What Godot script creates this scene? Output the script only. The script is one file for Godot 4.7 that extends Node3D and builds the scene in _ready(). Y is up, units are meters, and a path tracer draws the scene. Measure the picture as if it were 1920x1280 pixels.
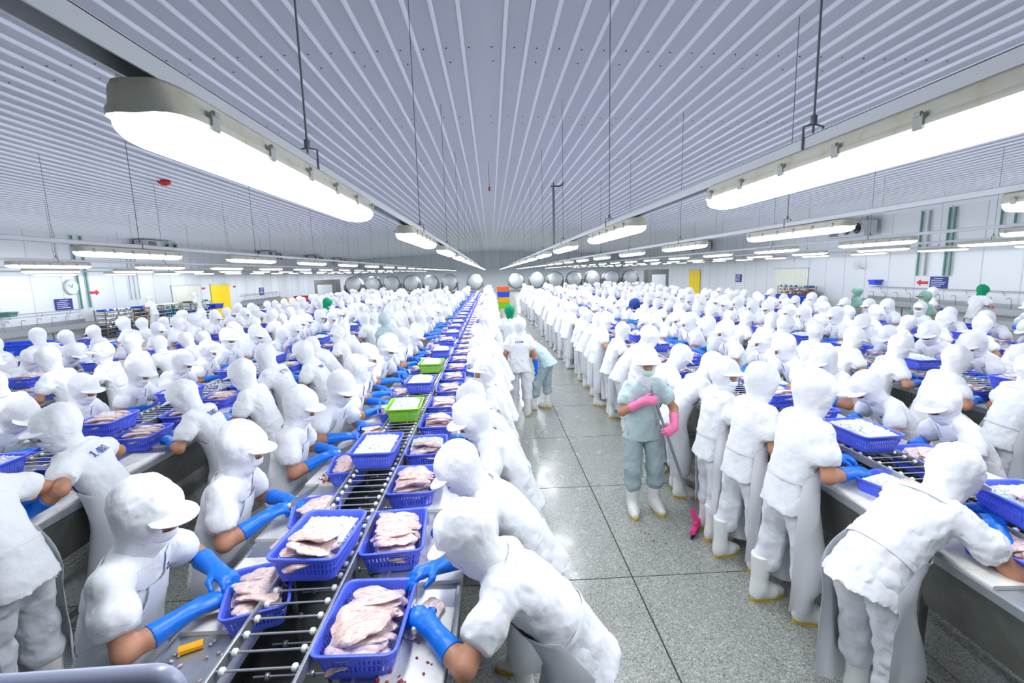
extends Node3D
# A fish-processing hall: long tables with roller conveyors, rows of workers in white, lamp rows under a ribbed ceiling.

const LINES := [-0.70, -3.08, -5.46, -7.84, 2.50, 4.88, 7.26]
const LINE_NAMES := ["conveyor line left of aisle", "second line left of aisle", "third line left of aisle", "fourth line left of aisle", "first line right of aisle", "second line right of aisle", "third line right of aisle"]
const LAMP_ROWS := [[-14.6, -2.9], [-11.1, -4.3], [-7.6, -3.1], [-4.1, -2.95], [-0.65, -1.72], [1.1, -1.52], [3.05, -1.95], [6.4, -2.2], [9.9, -3.4], [13.4, -2.6]]
const LAMP_PITCH := 2.75
const HALL_W := 16.0
const HALL_FAR := -58.0
const HALL_NEAR := 3.0
var M := {}
var rng := RandomNumberGenerator.new()

func ceil_y(x: float) -> float:
	return 4.66 - 0.035 * absf(x)

func _ready() -> void:
	rng.seed = 20240611
	# camera
	var cam := Camera3D.new()
	cam.name = "camera"
	add_child(cam)
	cam.fov = 2.0 * rad_to_deg(atan(640.0 / 880.0))
	cam.near = 0.05
	cam.far = 200.0
	cam.transform = Transform3D(Basis(Vector3(0.99865495, -0.02589163, 0.04492114), Vector3(0.03220215, 0.98876127, -0.14599371), Vector3(-0.04063627, 0.1472439, 0.98826511)).orthonormalized(), Vector3(0, 2.2, 0))
	cam.current = true
	# air and exposure
	var env := Environment.new()
	env.background_mode = Environment.BG_COLOR
	env.background_color = Color(0.02, 0.02, 0.025)
	env.tonemap_mode = Environment.TONE_MAPPER_LINEAR
	env.tonemap_exposure = 1.0
	env.sdfgi_enabled = true
	env.ssao_enabled = true
	env.ssil_enabled = true
	var we := WorldEnvironment.new()
	we.name = "world_environment"
	we.environment = env
	add_child(we)
	materials()
	lamps()
	room()
	lines()
	people()
	details()

func mat(c: Color, rough := 0.7, metal := 0.0, spec := 0.5) -> StandardMaterial3D:
	var m := StandardMaterial3D.new()
	m.albedo_color = c
	m.roughness = rough
	m.metallic = metal
	m.metallic_specular = spec
	return m

func noise_tex(sd: int, freq: float, cols: Array, size := 512, oct := 4, kind := FastNoiseLite.TYPE_SIMPLEX_SMOOTH) -> NoiseTexture2D:
	var n := FastNoiseLite.new()
	n.seed = sd
	n.frequency = freq
	n.noise_type = kind
	n.fractal_octaves = oct
	var t := NoiseTexture2D.new()
	t.width = size
	t.height = size
	t.seamless = true
	t.noise = n
	if cols:
		var g := Gradient.new()
		var offs := PackedFloat32Array()
		var cc := PackedColorArray()
		for i in cols.size():
			offs.append(cols[i][0])
			cc.append(cols[i][1])
		g.offsets = offs
		g.colors = cc
		t.color_ramp = g
	return t

func bump_tex(sd: int, freq: float, strength: float, size := 512, oct := 3) -> NoiseTexture2D:
	var t := noise_tex(sd, freq, [], size, oct)
	t.as_normal_map = true
	t.bump_strength = strength
	return t

func tri(m: StandardMaterial3D, s: float, world := false) -> StandardMaterial3D:
	m.uv1_triplanar = true
	m.uv1_world_triplanar = world
	m.uv1_scale = Vector3(s, s, s)
	return m

func materials() -> void:
	var weave := bump_tex(3, 0.012, 7.0, 512, 5)
	for d in [["cotton", Color(0.895, 0.903, 0.922), 0.85], ["trouser", Color(0.87, 0.88, 0.905), 0.85], ["hoodcloth", Color(0.905, 0.912, 0.928), 0.85], ["mint", Color(0.72, 0.80, 0.81), 0.85], ["mint_dark", Color(0.66, 0.73, 0.75), 0.85], ["green_cloth", Color(0.10, 0.56, 0.40), 0.85], ["navy_cloth", Color(0.16, 0.24, 0.50), 0.85], ["sage", Color(0.52, 0.66, 0.62), 0.85]]:
		var m := mat(d[1], d[2], 0.0, 0.3)
		m.normal_enabled = true
		m.normal_texture = weave
		m.normal_scale = 0.6
		M[d[0]] = tri(m, 1.3)
	M.apron = mat(Color(0.88, 0.89, 0.908), 0.42)
	M.mask = mat(Color(0.93, 0.94, 0.97), 0.9)
	M.mask_mint = mat(Color(0.74, 0.88, 0.83), 0.9)
	M.skin = mat(Color(0.70, 0.50, 0.39), 0.55)
	M.skin_dark = mat(Color(0.62, 0.41, 0.30), 0.55)
	M.hair = mat(Color(0.06, 0.045, 0.04), 0.5)
	M.glove = mat(Color(0.02, 0.44, 0.86), 0.38)
	M.glove.normal_enabled = true
	M.glove.normal_texture = bump_tex(8, 0.02, 6.0, 256, 2)
	M.glove.normal_scale = 0.5
	tri(M.glove, 4.0)
	M.glove_pink = mat(Color(0.93, 0.48, 0.66), 0.4)
	M.boot = mat(Color(0.93, 0.935, 0.93), 0.3)
	M.sole = mat(Color(0.86, 0.72, 0.16), 0.5)
	M.ink = mat(Color(0.20, 0.30, 0.62), 0.8)
	# metal
	var st := mat(Color(0.72, 0.735, 0.755), 0.34, 0.65)
	st.roughness_texture = noise_tex(21, 0.012, [[0.0, Color(0.8, 0.8, 0.8)], [1.0, Color(1, 1, 1)]])
	st.albedo_texture = noise_tex(22, 0.02, [[0.0, Color(0.93, 0.93, 0.93)], [1.0, Color(1, 1, 1)]])
	M.steel = tri(st, 1.3, true)
	M.steel_dull = mat(Color(0.50, 0.51, 0.50), 0.45, 0.5)
	M.steel_dull.albedo_texture = noise_tex(23, 0.015, [[0.0, Color(0.84, 0.84, 0.82)], [1.0, Color(1, 1, 1)]])
	tri(M.steel_dull, 0.9, true)
	M.rod = mat(Color(0.74, 0.75, 0.77), 0.3, 0.7)
	M.wire = mat(Color(0.44, 0.45, 0.48), 0.5, 0.2)
	M.channel = mat(Color(0.76, 0.77, 0.79), 0.45, 0.2)
	M.hub = mat(Color(0.93, 0.93, 0.93), 0.4)
	# plastics
	M.basket = mat(Color(0.34, 0.43, 0.97), 0.35)
	M.basket_pale = mat(Color(0.25, 0.33, 0.90), 0.38)
	M.basket_green = mat(Color(0.55, 0.84, 0.20), 0.4)
	M.board = mat(Color(0.91, 0.91, 0.90), 0.5)
	M.board.albedo_texture = noise_tex(31, 0.02, [[0.0, Color(0.90, 0.84, 0.80)], [0.35, Color(0.98, 0.97, 0.95)], [1.0, Color(1, 1, 1)]])
	tri(M.board, 1.1, true)
	M.blue_tub = mat(Color(0.10, 0.30, 0.85), 0.4)
	M.handle = mat(Color(0.88, 0.86, 0.80), 0.5)
	M.yellow_block = mat(Color(0.98, 0.70, 0.06), 0.5)
	# fish
	var fi := mat(Color(1, 1, 1), 0.32)
	fi.albedo_texture = noise_tex(41, 0.022, [[0.0, Color(0.68, 0.45, 0.44)], [0.25, Color(0.83, 0.68, 0.66)], [0.42, Color(0.91, 0.83, 0.81)], [0.55, Color(0.87, 0.76, 0.735)], [0.7, Color(0.93, 0.88, 0.855)], [1.0, Color(0.95, 0.93, 0.915)]], 512, 5)
	fi.normal_enabled = true
	fi.normal_texture = bump_tex(42, 0.02, 8.0, 512, 4)
	fi.normal_scale = 0.8
	fi.roughness = 0.22
	fi.uv1_scale = Vector3(3, 3, 3)
	M.fish = tri(fi, 3.4)
	fi.uv1_scale = Vector3(2.0, 3.4, 8.0)
	var f2 := fi.duplicate()
	f2.uv1_offset = Vector3(0.37, 0.61, 0.18)
	f2.albedo_color = Color(1.0, 0.97, 0.96)
	M.fish_pale = f2
	M.scrap = mat(Color(0.70, 0.30, 0.28), 0.35)
	M.drum = mat(Color(0.70, 0.72, 0.73), 0.5, 0.35)
	M.ice = mat(Color(0.95, 0.97, 0.99), 0.25)
	# shell of the hall
	var fl := mat(Color(1, 1, 1), 0.3)
	fl.albedo_texture = terrazzo()
	fl.roughness_texture = noise_tex(51, 0.008, [[0.0, Color(0.35, 0.35, 0.35)], [0.45, Color(0.8, 0.8, 0.8)], [1.0, Color(1, 1, 1)]])
	fl.roughness = 0.30
	M.floor = tri(fl, 0.7, true)
	M.joint = mat(Color(0.20, 0.21, 0.19), 0.8)
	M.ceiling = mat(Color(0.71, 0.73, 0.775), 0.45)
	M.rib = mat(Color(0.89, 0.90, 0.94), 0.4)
	M.wall = mat(Color(0.83, 0.845, 0.87), 0.4)
	M.wall_far = mat(Color(0.80, 0.83, 0.86), 0.5)
	M.grey_box = mat(Color(0.78, 0.80, 0.82), 0.45)
	M.dark = mat(Color(0.10, 0.11, 0.13), 0.6)
	M.lamp_base = mat(Color(0.80, 0.80, 0.76), 0.5)
	M.lamp_base.albedo_texture = noise_tex(61, 0.01, [[0.0, Color(0.86, 0.80, 0.62)], [0.4, Color(0.97, 0.96, 0.92)], [1.0, Color(1, 1, 1)]])
	tri(M.lamp_base, 1.6, true)
	M.clip = mat(Color(0.66, 0.66, 0.64), 0.4)
	M.glow = mat(Color(0.95, 0.96, 1.0), 0.4)
	M.glow.emission_enabled = true
	M.glow.emission = Color(0.97, 0.985, 1.0)
	M.glow.emission_energy_multiplier = 2.4
	M.pipe_green = mat(Color(0.30, 0.52, 0.48), 0.4)
	M.pipe_grey = mat(Color(0.60, 0.64, 0.66), 0.4)
	M.sign_blue = mat(Color(0.17, 0.19, 0.50), 0.5)
	M.sign_white = mat(Color(0.78, 0.80, 0.90), 0.6)
	M.red = mat(Color(0.80, 0.12, 0.16), 0.5)
	M.yellow_film = mat(Color(0.98, 0.84, 0.03), 0.35)
	M.yellow_film.backlight_enabled = true
	M.yellow_film.backlight = Color(0.4, 0.3, 0.0)
	M.clear_strip = mat(Color(0.86, 0.87, 0.82), 0.35)
	M.rail_grey = mat(Color(0.55, 0.57, 0.66), 0.3)

func terrazzo() -> ImageTexture:
	var r := RandomNumberGenerator.new()
	r.seed = 5
	var s := 1024
	var im := Image.create(s, s, false, Image.FORMAT_RGB8)
	im.fill(Color(0.585, 0.60, 0.575))
	var chips := [Color(0.68, 0.69, 0.67), Color(0.50, 0.515, 0.485), Color(0.40, 0.41, 0.385), Color(0.77, 0.77, 0.75), Color(0.60, 0.57, 0.51), Color(0.54, 0.565, 0.56), Color(0.66, 0.68, 0.68)]
	for i in 46000:
		var w := r.randi_range(2, 7)
		var c: Color = chips[mini(int(r.randf() * 7.0), 6)]
		im.fill_rect(Rect2i(r.randi_range(0, s - w), r.randi_range(0, s - w), w, r.randi_range(2, 6)), c)
	return ImageTexture.create_from_image(im)

# ---------------------------------------------------------------- hard-surface shapes
class Geo:
	var V := PackedVector3Array()
	var N := PackedVector3Array()
	var I := PackedInt32Array()

	func quad(a: Vector3, b: Vector3, c: Vector3, d: Vector3) -> void:
		# corners clockwise seen from the front
		var n := (c - a).cross(b - a).normalized()
		var o := V.size()
		V.append_array(PackedVector3Array([a, b, c, d]))
		N.append_array(PackedVector3Array([n, n, n, n]))
		I.append_array(PackedInt32Array([o, o + 1, o + 2, o, o + 2, o + 3]))

	func tri(a: Vector3, b: Vector3, c: Vector3) -> void:
		var n := (c - a).cross(b - a).normalized()
		var o := V.size()
		V.append_array(PackedVector3Array([a, b, c]))
		N.append_array(PackedVector3Array([n, n, n]))
		I.append_array(PackedInt32Array([o, o + 1, o + 2]))

	func hexa(p: PackedVector3Array) -> void:
		# 0..3 bottom loop, 4..7 top loop above it, counter-clockwise seen from above
		quad(p[4], p[7], p[6], p[5])
		quad(p[0], p[1], p[2], p[3])
		for i in 4:
			var j := (i + 1) % 4
			quad(p[i], p[4 + i], p[4 + j], p[j])

	func box(c: Vector3, s: Vector3, b := Basis.IDENTITY) -> void:
		var h := s * 0.5
		var p := PackedVector3Array()
		for y in [-h.y, h.y]:
			for q in [Vector2(-h.x, h.z), Vector2(h.x, h.z), Vector2(h.x, -h.z), Vector2(-h.x, -h.z)]:
				p.append(c + b * Vector3(q.x, y, q.y))
		hexa(p)

	# a box with its long edges chamfered along local axis 0 (x), 1 (y) or 2 (z)
	func bar(c: Vector3, s: Vector3, ch: float, axis: int, b := Basis.IDENTITY) -> void:
		var u := s[(axis + 1) % 3] * 0.5
		var v := s[(axis + 2) % 3] * 0.5
		var pr := PackedVector2Array([Vector2(u - ch, -v), Vector2(u, -v + ch), Vector2(u, v - ch), Vector2(u - ch, v), Vector2(-u + ch, v), Vector2(-u, v - ch), Vector2(-u, -v + ch), Vector2(-u + ch, -v)])
		var e := Basis.IDENTITY
		prism(pr, c - b * (e[axis] * s[axis] * 0.5), b * e[axis] * s[axis], b * e[(axis + 1) % 3], b * e[(axis + 2) % 3])

	# a polygon (counter-clockwise in u, v) pushed along "along"
	func prism(pr: PackedVector2Array, o: Vector3, along: Vector3, u: Vector3, v: Vector3, caps := true) -> void:
		var n := pr.size()
		for i in n:
			var a := pr[i]
			var b := pr[(i + 1) % n]
			var pa := o + u * a.x + v * a.y
			var pb := o + u * b.x + v * b.y
			quad(pa, pa + along, pb + along, pb)
		if caps:
			var t := Geometry2D.triangulate_polygon(pr)
			for i in range(0, t.size(), 3):
				var q := [pr[t[i]], pr[t[i + 1]], pr[t[i + 2]]]
				if (q[1] - q[0]).cross(q[2] - q[0]) < 0.0:
					q.reverse()
				var w := []
				for z in q:
					w.append(o + u * z.x + v * z.y)
				tri(w[0], w[1], w[2])
				tri(w[2] + along, w[1] + along, w[0] + along)

	func tube(path: PackedVector3Array, r: float, seg := 8, caps := true, r1 := -1.0) -> void:
		var n := path.size()
		var side := Vector3.ZERO
		var base := V.size()
		for i in n:
			var d := (path[mini(i + 1, n - 1)] - path[maxi(i - 1, 0)]).normalized()
			if i == 0:
				side = d.cross(Vector3.UP if absf(d.y) < 0.9 else Vector3.RIGHT).normalized()
			side = (side - d * side.dot(d)).normalized()
			var w := d.cross(side)
			var rr := r if r1 < 0.0 else lerpf(r, r1, float(i) / (n - 1))
			for j in seg:
				var a := TAU * j / seg
				var o := side * cos(a) + w * sin(a)
				V.append(path[i] + o * rr)
				N.append(o)
		for i in n - 1:
			for j in seg:
				var a := base + i * seg + j
				var b := base + i * seg + (j + 1) % seg
				I.append_array(PackedInt32Array([a, a + seg, b, b, a + seg, b + seg]))
		if caps:
			for e in [0, n - 1]:
				var o: int = base + e * seg
				for j in range(1, seg - 1):
					if e == 0:
						tri(V[o], V[o + j], V[o + j + 1])
					else:
						tri(V[o], V[o + j + 1], V[o + j])

	# profile of (radius, height) turned round an axis
	func lathe(pr: PackedVector2Array, seg: int, t := Transform3D.IDENTITY) -> void:
		var base := V.size()
		var n := pr.size()
		var area := 0.0
		for i in n - 1:
			area += (pr[i].x + pr[i + 1].x) * (pr[i + 1].y - pr[i].y)
		for i in n:
			var d := (pr[mini(i + 1, n - 1)] - pr[maxi(i - 1, 0)]).normalized() * (1.0 if area >= 0.0 else -1.0)
			for j in seg:
				var a := TAU * j / seg
				V.append(t * Vector3(cos(a) * pr[i].x, pr[i].y, sin(a) * pr[i].x))
				N.append((t.basis * Vector3(cos(a) * d.y, -d.x, sin(a) * d.y)).normalized())
		for i in n - 1:
			for j in seg:
				var a := base + i * seg + j
				var b := base + i * seg + (j + 1) % seg
				if area >= 0.0:
					I.append_array(PackedInt32Array([a, b, a + seg, b, b + seg, a + seg]))
				else:
					I.append_array(PackedInt32Array([a, a + seg, b, b, a + seg, b + seg]))

	func arrays() -> Array:
		var arr := []
		arr.resize(Mesh.ARRAY_MAX)
		arr[Mesh.ARRAY_VERTEX] = V
		arr[Mesh.ARRAY_NORMAL] = N
		arr[Mesh.ARRAY_INDEX] = I
		return arr

	func put(arr: Array, t: Transform3D) -> void:
		var o := V.size()
		V.append_array(t * (arr[Mesh.ARRAY_VERTEX] as PackedVector3Array))
		var nb := Transform3D(t.basis.inverse().transposed(), Vector3.ZERO)
		for n in nb * (arr[Mesh.ARRAY_NORMAL] as PackedVector3Array):
			N.append(n.normalized())
		for i in arr[Mesh.ARRAY_INDEX] as PackedInt32Array:
			I.append(i + o)

var taken := {}
func numbered(called: String) -> String:
	if not taken.has(called):
		taken[called] = 0
		return called
	taken[called] += 1
	return "%s_%03d" % [called, taken[called]]

func tag(o: Node, label: String, category: String, group := "", kind := "") -> Node:
	if label:
		o.set_meta("label", label)
	if category:
		o.set_meta("category", category)
	if group:
		o.set_meta("group", group)
	if kind:
		o.set_meta("kind", kind)
	return o

func thing(called: String, label: String, category: String, at := Vector3.ZERO, turn := 0.0, group := "") -> Node3D:
	var o := Node3D.new()
	o.name = numbered(called)
	add_child(o)
	o.position = at
	o.rotation.y = turn
	tag(o, label, category, group)
	return o

func part(called: String, m: Mesh, parent: Node3D = null, mat: Material = null) -> MeshInstance3D:
	var o := MeshInstance3D.new()
	o.mesh = m
	if mat:
		o.material_override = mat
	if parent == null:
		o.name = numbered(called)
		add_child(o)
	else:
		o.name = called
		parent.add_child(o, true)
	return o

func gm(g: Geo, mat: Material) -> ArrayMesh:
	return am(g.arrays(), mat)

func bm(s: Vector3, mat: Material, ch := 0.0, axis := 0) -> ArrayMesh:
	var g := Geo.new()
	if ch > 0.0:
		g.bar(Vector3.ZERO, s, ch, axis)
	else:
		g.box(Vector3.ZERO, s)
	return gm(g, mat)

const ORD := ["first", "second", "third", "fourth", "fifth", "sixth", "seventh", "eighth", "ninth", "tenth", "eleventh", "twelfth", "thirteenth", "fourteenth", "fifteenth", "sixteenth", "seventeenth", "eighteenth", "nineteenth"]
func nth(i: int) -> String:
	if i < 19:
		return ORD[i]
	var tens := ["twent", "thirt", "fort", "fift", "sixt"]
	var n := i + 1
	if n % 10 == 0:
		return tens[n / 10 - 2] + "ieth"
	return tens[n / 10 - 2] + "y-" + ORD[n % 10 - 1]

# ---------------------------------------------------------------- meshing of smooth bodies
class Field:
	var A := PackedVector3Array()
	var BA := PackedVector3Array()
	var N := PackedVector3Array()
	var INV := PackedFloat32Array()
	var LEN := PackedFloat32Array()
	var RA := PackedFloat32Array()
	var DR := PackedFloat32Array()
	var K := PackedFloat32Array()
	var S := PackedFloat32Array()
	var FLAT := PackedByteArray()
	var sub := PackedInt32Array()
	var add_idx := PackedInt32Array()
	var noise: FastNoiseLite
	var amp := 0.0
	var stretch := Vector3.ONE
	var smax := 1.0

	func cap(a: Vector3, b: Vector3, ra: float, rb: float, k := 0.03, flat_end := false, n := Vector3.ZERO, s := 1.0, carve := false) -> void:
		var ba := b - a
		if s != 1.0:
			ba += n * (ba.dot(n) * (s - 1.0))
		var l := maxf(ba.length(), 0.0001)
		if carve:
			sub.append(A.size())
		else:
			add_idx.append(A.size())
		A.append(a)
		BA.append(ba)
		N.append(n)
		INV.append(1.0 / (l * l))
		LEN.append(l)
		RA.append(ra)
		DR.append(rb - ra)
		K.append(k)
		S.append(s)
		FLAT.append(1 if flat_end else 0)
		smax = maxf(smax, s)

	func one(p: Vector3, i: int) -> float:
		var q := p - A[i]
		var s := S[i]
		if s != 1.0:
			var n := N[i]
			q += n * (q.dot(n) * (s - 1.0))
		var ba := BA[i]
		var tu := q.dot(ba) * INV[i]
		var t := clampf(tu, 0.0, 1.0)
		var e := (q - ba * t).length() - RA[i] - DR[i] * t
		if FLAT[i] == 1:
			e = maxf(e, (tu - 1.0) * LEN[i])
		return e

	func ev(p: Vector3, idx: PackedInt32Array) -> float:
		var d := 1000.0
		for i in idx:
			var q := p - A[i]
			var s := S[i]
			if s != 1.0:
				var n := N[i]
				q += n * (q.dot(n) * (s - 1.0))
			var ba := BA[i]
			var tu := q.dot(ba) * INV[i]
			var t := clampf(tu, 0.0, 1.0)
			var e := (q - ba * t).length() - RA[i] - DR[i] * t
			if FLAT[i] == 1:
				e = maxf(e, (tu - 1.0) * LEN[i])
			var k := K[i]
			var h := k - absf(d - e)
			d = minf(d, e)
			if h > 0.0:
				d -= h * h * 0.25 / k
		for i in sub:
			d = maxf(d, -one(p, i))
		if amp > 0.0 and absf(d) < 0.05:
			d += amp * noise.get_noise_3dv(p * stretch)
		return d

	func all(p: Vector3) -> float:
		return ev(p, add_idx)

	func mesh(h: float) -> Array:
		var lo := Vector3(1e9, 1e9, 1e9)
		var hi := -lo
		for i in add_idx:
			var ba := BA[i]
			if S[i] != 1.0:
				ba -= N[i] * (ba.dot(N[i]) * (1.0 - 1.0 / S[i]))
			var r := maxf(RA[i], RA[i] + DR[i]) + 0.02 + K[i] * 0.2
			var rv := Vector3(r, r, r)
			lo = lo.min(A[i] - rv).min(A[i] + ba - rv)
			hi = hi.max(A[i] + rv).max(A[i] + ba + rv)
		var B := 4
		var bn := ((hi - lo) / (h * B)).ceil()
		var bx := int(bn.x)
		var by := int(bn.y)
		var bz := int(bn.z)
		var nx := bx * B + 1
		var ny := by * B + 1
		var nz := bz * B + 1
		var g := PackedFloat32Array()
		g.resize(nx * ny * nz)
		g.fill(99.0)
		var vid := PackedInt32Array()
		vid.resize(nx * ny * nz)
		vid.fill(-1)
		var blocks := PackedInt32Array()
		var rb := h * B * 0.87
		for k in bz:
			for j in by:
				for i in bx:
					var c := lo + Vector3(i + 0.5, j + 0.5, k + 0.5) * (h * B)
					var best := 1000.0
					var es := PackedFloat32Array()
					for m in add_idx:
						var e := one(c, m)
						es.append(e)
						best = minf(best, e)
					if best > rb * smax + amp + 0.02:
						continue
					var idx := PackedInt32Array()
					for m in add_idx.size():
						if es[m] < best + 2.0 * rb * smax + K[add_idx[m]] + 0.01:
							idx.append(add_idx[m])
					var dc := ev(c, idx)
					if absf(dc) > rb * smax + amp + 0.004:
						continue
					blocks.append(i + bx * (j + by * k))
					for kk in B + 1:
						for jj in B + 1:
							var o := i * B + nx * (j * B + jj + ny * (k * B + kk))
							var py := lo.y + (j * B + jj) * h
							var pz := lo.z + (k * B + kk) * h
							for ii in B + 1:
								if g[o + ii] == 99.0:
									g[o + ii] = ev(Vector3(lo.x + (i * B + ii) * h, py, pz), idx)
		var V := PackedVector3Array()
		var sy := nx
		var sz := nx * ny
		var off := PackedInt32Array([0, 1, sy, sy + 1, sz, sz + 1, sy + sz, sy + sz + 1])
		var E0 := PackedInt32Array([0, 2, 4, 6, 0, 1, 4, 5, 0, 1, 2, 3])
		var E1 := PackedInt32Array([1, 3, 5, 7, 2, 3, 6, 7, 4, 5, 6, 7])
		var cells := PackedInt32Array()
		var cv := PackedFloat32Array()
		cv.resize(8)
		for b in blocks:
			var i0 := (b % bx) * B
			var j0 := ((b / bx) % by) * B
			var k0 := (b / (bx * by)) * B
			for kk in B:
				for jj in B:
					var o := i0 + nx * (j0 + jj + ny * (k0 + kk))
					for ii in B:
						var c := o + ii
						var m := 0
						for q in 8:
							var v := g[c + off[q]]
							cv[q] = v
							if v < 0.0:
								m += 1
						if m == 0 or m == 8:
							continue
						var acc := Vector3.ZERO
						var cnt := 0
						for e in 12:
							var a0 := E0[e]
							var a1 := E1[e]
							var v0 := cv[a0]
							var v1 := cv[a1]
							if (v0 < 0.0) != (v1 < 0.0):
								var t := v0 / (v0 - v1)
								var p0 := Vector3(a0 & 1, (a0 >> 1) & 1, a0 >> 2)
								var p1 := Vector3(a1 & 1, (a1 >> 1) & 1, a1 >> 2)
								acc += p0.lerp(p1, t)
								cnt += 1
						vid[c] = V.size()
						cells.append(c)
						V.append(lo + (Vector3(i0 + ii, j0 + jj, k0 + kk) + acc / cnt) * h)
		var I := PackedInt32Array()
		var ups := [[1, sy, sz], [sy, sz, 1], [sz, 1, sy]]
		for c in cells:
			for u in ups:
				var d0: int = u[0]
				var d1: int = u[1]
				var d2: int = u[2]
				var a := g[c]
				var b := g[c + d0]
				if (a < 0.0) == (b < 0.0) or a > 50.0 or b > 50.0:
					continue
				if c - d1 - d2 < 0:
					continue
				var q0 := vid[c]
				var q1 := vid[c - d1]
				var q2 := vid[c - d1 - d2]
				var q3 := vid[c - d2]
				if q1 < 0 or q2 < 0 or q3 < 0:
					continue
				if a < 0.0:
					I.append_array(PackedInt32Array([q0, q2, q1, q0, q3, q2]))
				else:
					I.append_array(PackedInt32Array([q0, q1, q2, q0, q2, q3]))
		return finish(V, I)

	static func finish(V: PackedVector3Array, I: PackedInt32Array) -> Array:
		var NN := PackedVector3Array()
		NN.resize(V.size())
		for t in range(0, I.size(), 3):
			var a := I[t]
			var b := I[t + 1]
			var c := I[t + 2]
			var n := (V[c] - V[a]).cross(V[b] - V[a])
			NN[a] += n
			NN[b] += n
			NN[c] += n
		for i in NN.size():
			NN[i] = NN[i].normalized()
		var arr := []
		arr.resize(Mesh.ARRAY_MAX)
		arr[Mesh.ARRAY_VERTEX] = V
		arr[Mesh.ARRAY_NORMAL] = NN
		arr[Mesh.ARRAY_INDEX] = I
		return arr

func am(arr: Array, mat: Material = null) -> ArrayMesh:
	var m := ArrayMesh.new()
	m.add_surface_from_arrays(Mesh.PRIMITIVE_TRIANGLES, arr)
	if mat:
		m.surface_set_material(0, mat)
	return m

# a grid of points (rows x cols) as a sheet, optionally with thickness along its normals
static func sheet(pts: Array, thick := 0.0, closed := false) -> Array:
	var r := pts.size()
	var c: int = pts[0].size()
	var V := PackedVector3Array()
	var I := PackedInt32Array()
	for row in pts:
		for q in row:
			V.append(q)
	var cc := c if closed else c - 1
	for i in r - 1:
		for j in cc:
			var a := i * c + j
			var b := i * c + (j + 1) % c
			I.append_array(PackedInt32Array([a, b, a + c, b, (i + 1) * c + (j + 1) % c, a + c]))
	if thick == 0.0:
		return Field.finish(V, I)
	var f := Field.finish(V, I)
	var NN: PackedVector3Array = f[Mesh.ARRAY_NORMAL]
	var n0 := V.size()
	for i in n0:
		V.append(V[i] - NN[i] * thick)
	var m := I.size()
	for t in range(0, m, 3):
		I.append_array(PackedInt32Array([I[t] + n0, I[t + 2] + n0, I[t + 1] + n0]))
	var edge := PackedInt32Array()
	if not closed:
		for j in c:
			edge.append(j)
		for i in range(1, r):
			edge.append(i * c + c - 1)
		for j in range(c - 2, -1, -1):
			edge.append((r - 1) * c + j)
		for i in range(r - 2, 0, -1):
			edge.append(i * c)
		for e in edge.size():
			var a := edge[e]
			var b := edge[(e + 1) % edge.size()]
			I.append_array(PackedInt32Array([a, a + n0, b, b, a + n0, b + n0]))
	else:
		for i in [0, r - 1]:
			for j in c:
				var a: int = i * c + j
				var b: int = i * c + (j + 1) % c
				if i == 0:
					I.append_array(PackedInt32Array([a, a + n0, b, b, a + n0, b + n0]))
				else:
					I.append_array(PackedInt32Array([a, b, a + n0, b, b + n0, a + n0]))
	return Field.finish(V, I)

# ---------------------------------------------------------------- people
static func rotx(v: Vector3, deg: float) -> Vector3:
	return v.rotated(Vector3.RIGHT, deg_to_rad(deg))

static func hand_prims(f: Field, w: Vector3, hd: Vector3, hn: Vector3, side: float, curl: float, cuff: Vector3, fine: bool) -> void:
	hn = (hn - hd * hn.dot(hd)).normalized()
	var hs := hd.cross(hn).normalized() * side
	f.cap(w, cuff, 0.035, 0.049, 0.02, true)
	f.cap(w - hd * 0.01, w + hd * 0.075, 0.036, 0.046, 0.025, false, hn, 1.75)
	if not fine:
		f.cap(w + hd * 0.08, w + hd * 0.12 + hn * 0.03 * curl, 0.04, 0.03, 0.02, false, hn, 1.5)
		return
	for i in 4:
		var x := -0.033 + 0.022 * i
		var p := w + hd * (0.088 - absf(i - 2.0) * 0.004) + hs * x
		var l: float = [0.056, 0.07, 0.076, 0.068][i]
		var d := (hd + hs * (x * 1.4)).normalized()
		var ang := 0.0
		var r := 0.0125
		for sgm in 3:
			ang += curl * [0.45, 0.6, 0.5][sgm]
			var dd := d.rotated(hn.cross(hd).normalized() * -1.0, ang)
			var q: Vector3 = p + dd * l * [0.45, 0.33, 0.28][sgm]
			f.cap(p, q, r, r * 0.92, 0.007)
			r *= 0.92
			p = q
	var tb := w + hd * 0.022 + hs * 0.03
	var td := (hd * 0.6 + hs * 0.65 + hn * 0.3).normalized()
	var t1 := tb + td * 0.045
	f.cap(tb, t1, 0.017, 0.0135, 0.014)
	f.cap(t1, t1 + (hd * 0.85 + hs * 0.12 + hn * 0.45).normalized() * 0.042, 0.0135, 0.0105, 0.008)

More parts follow.
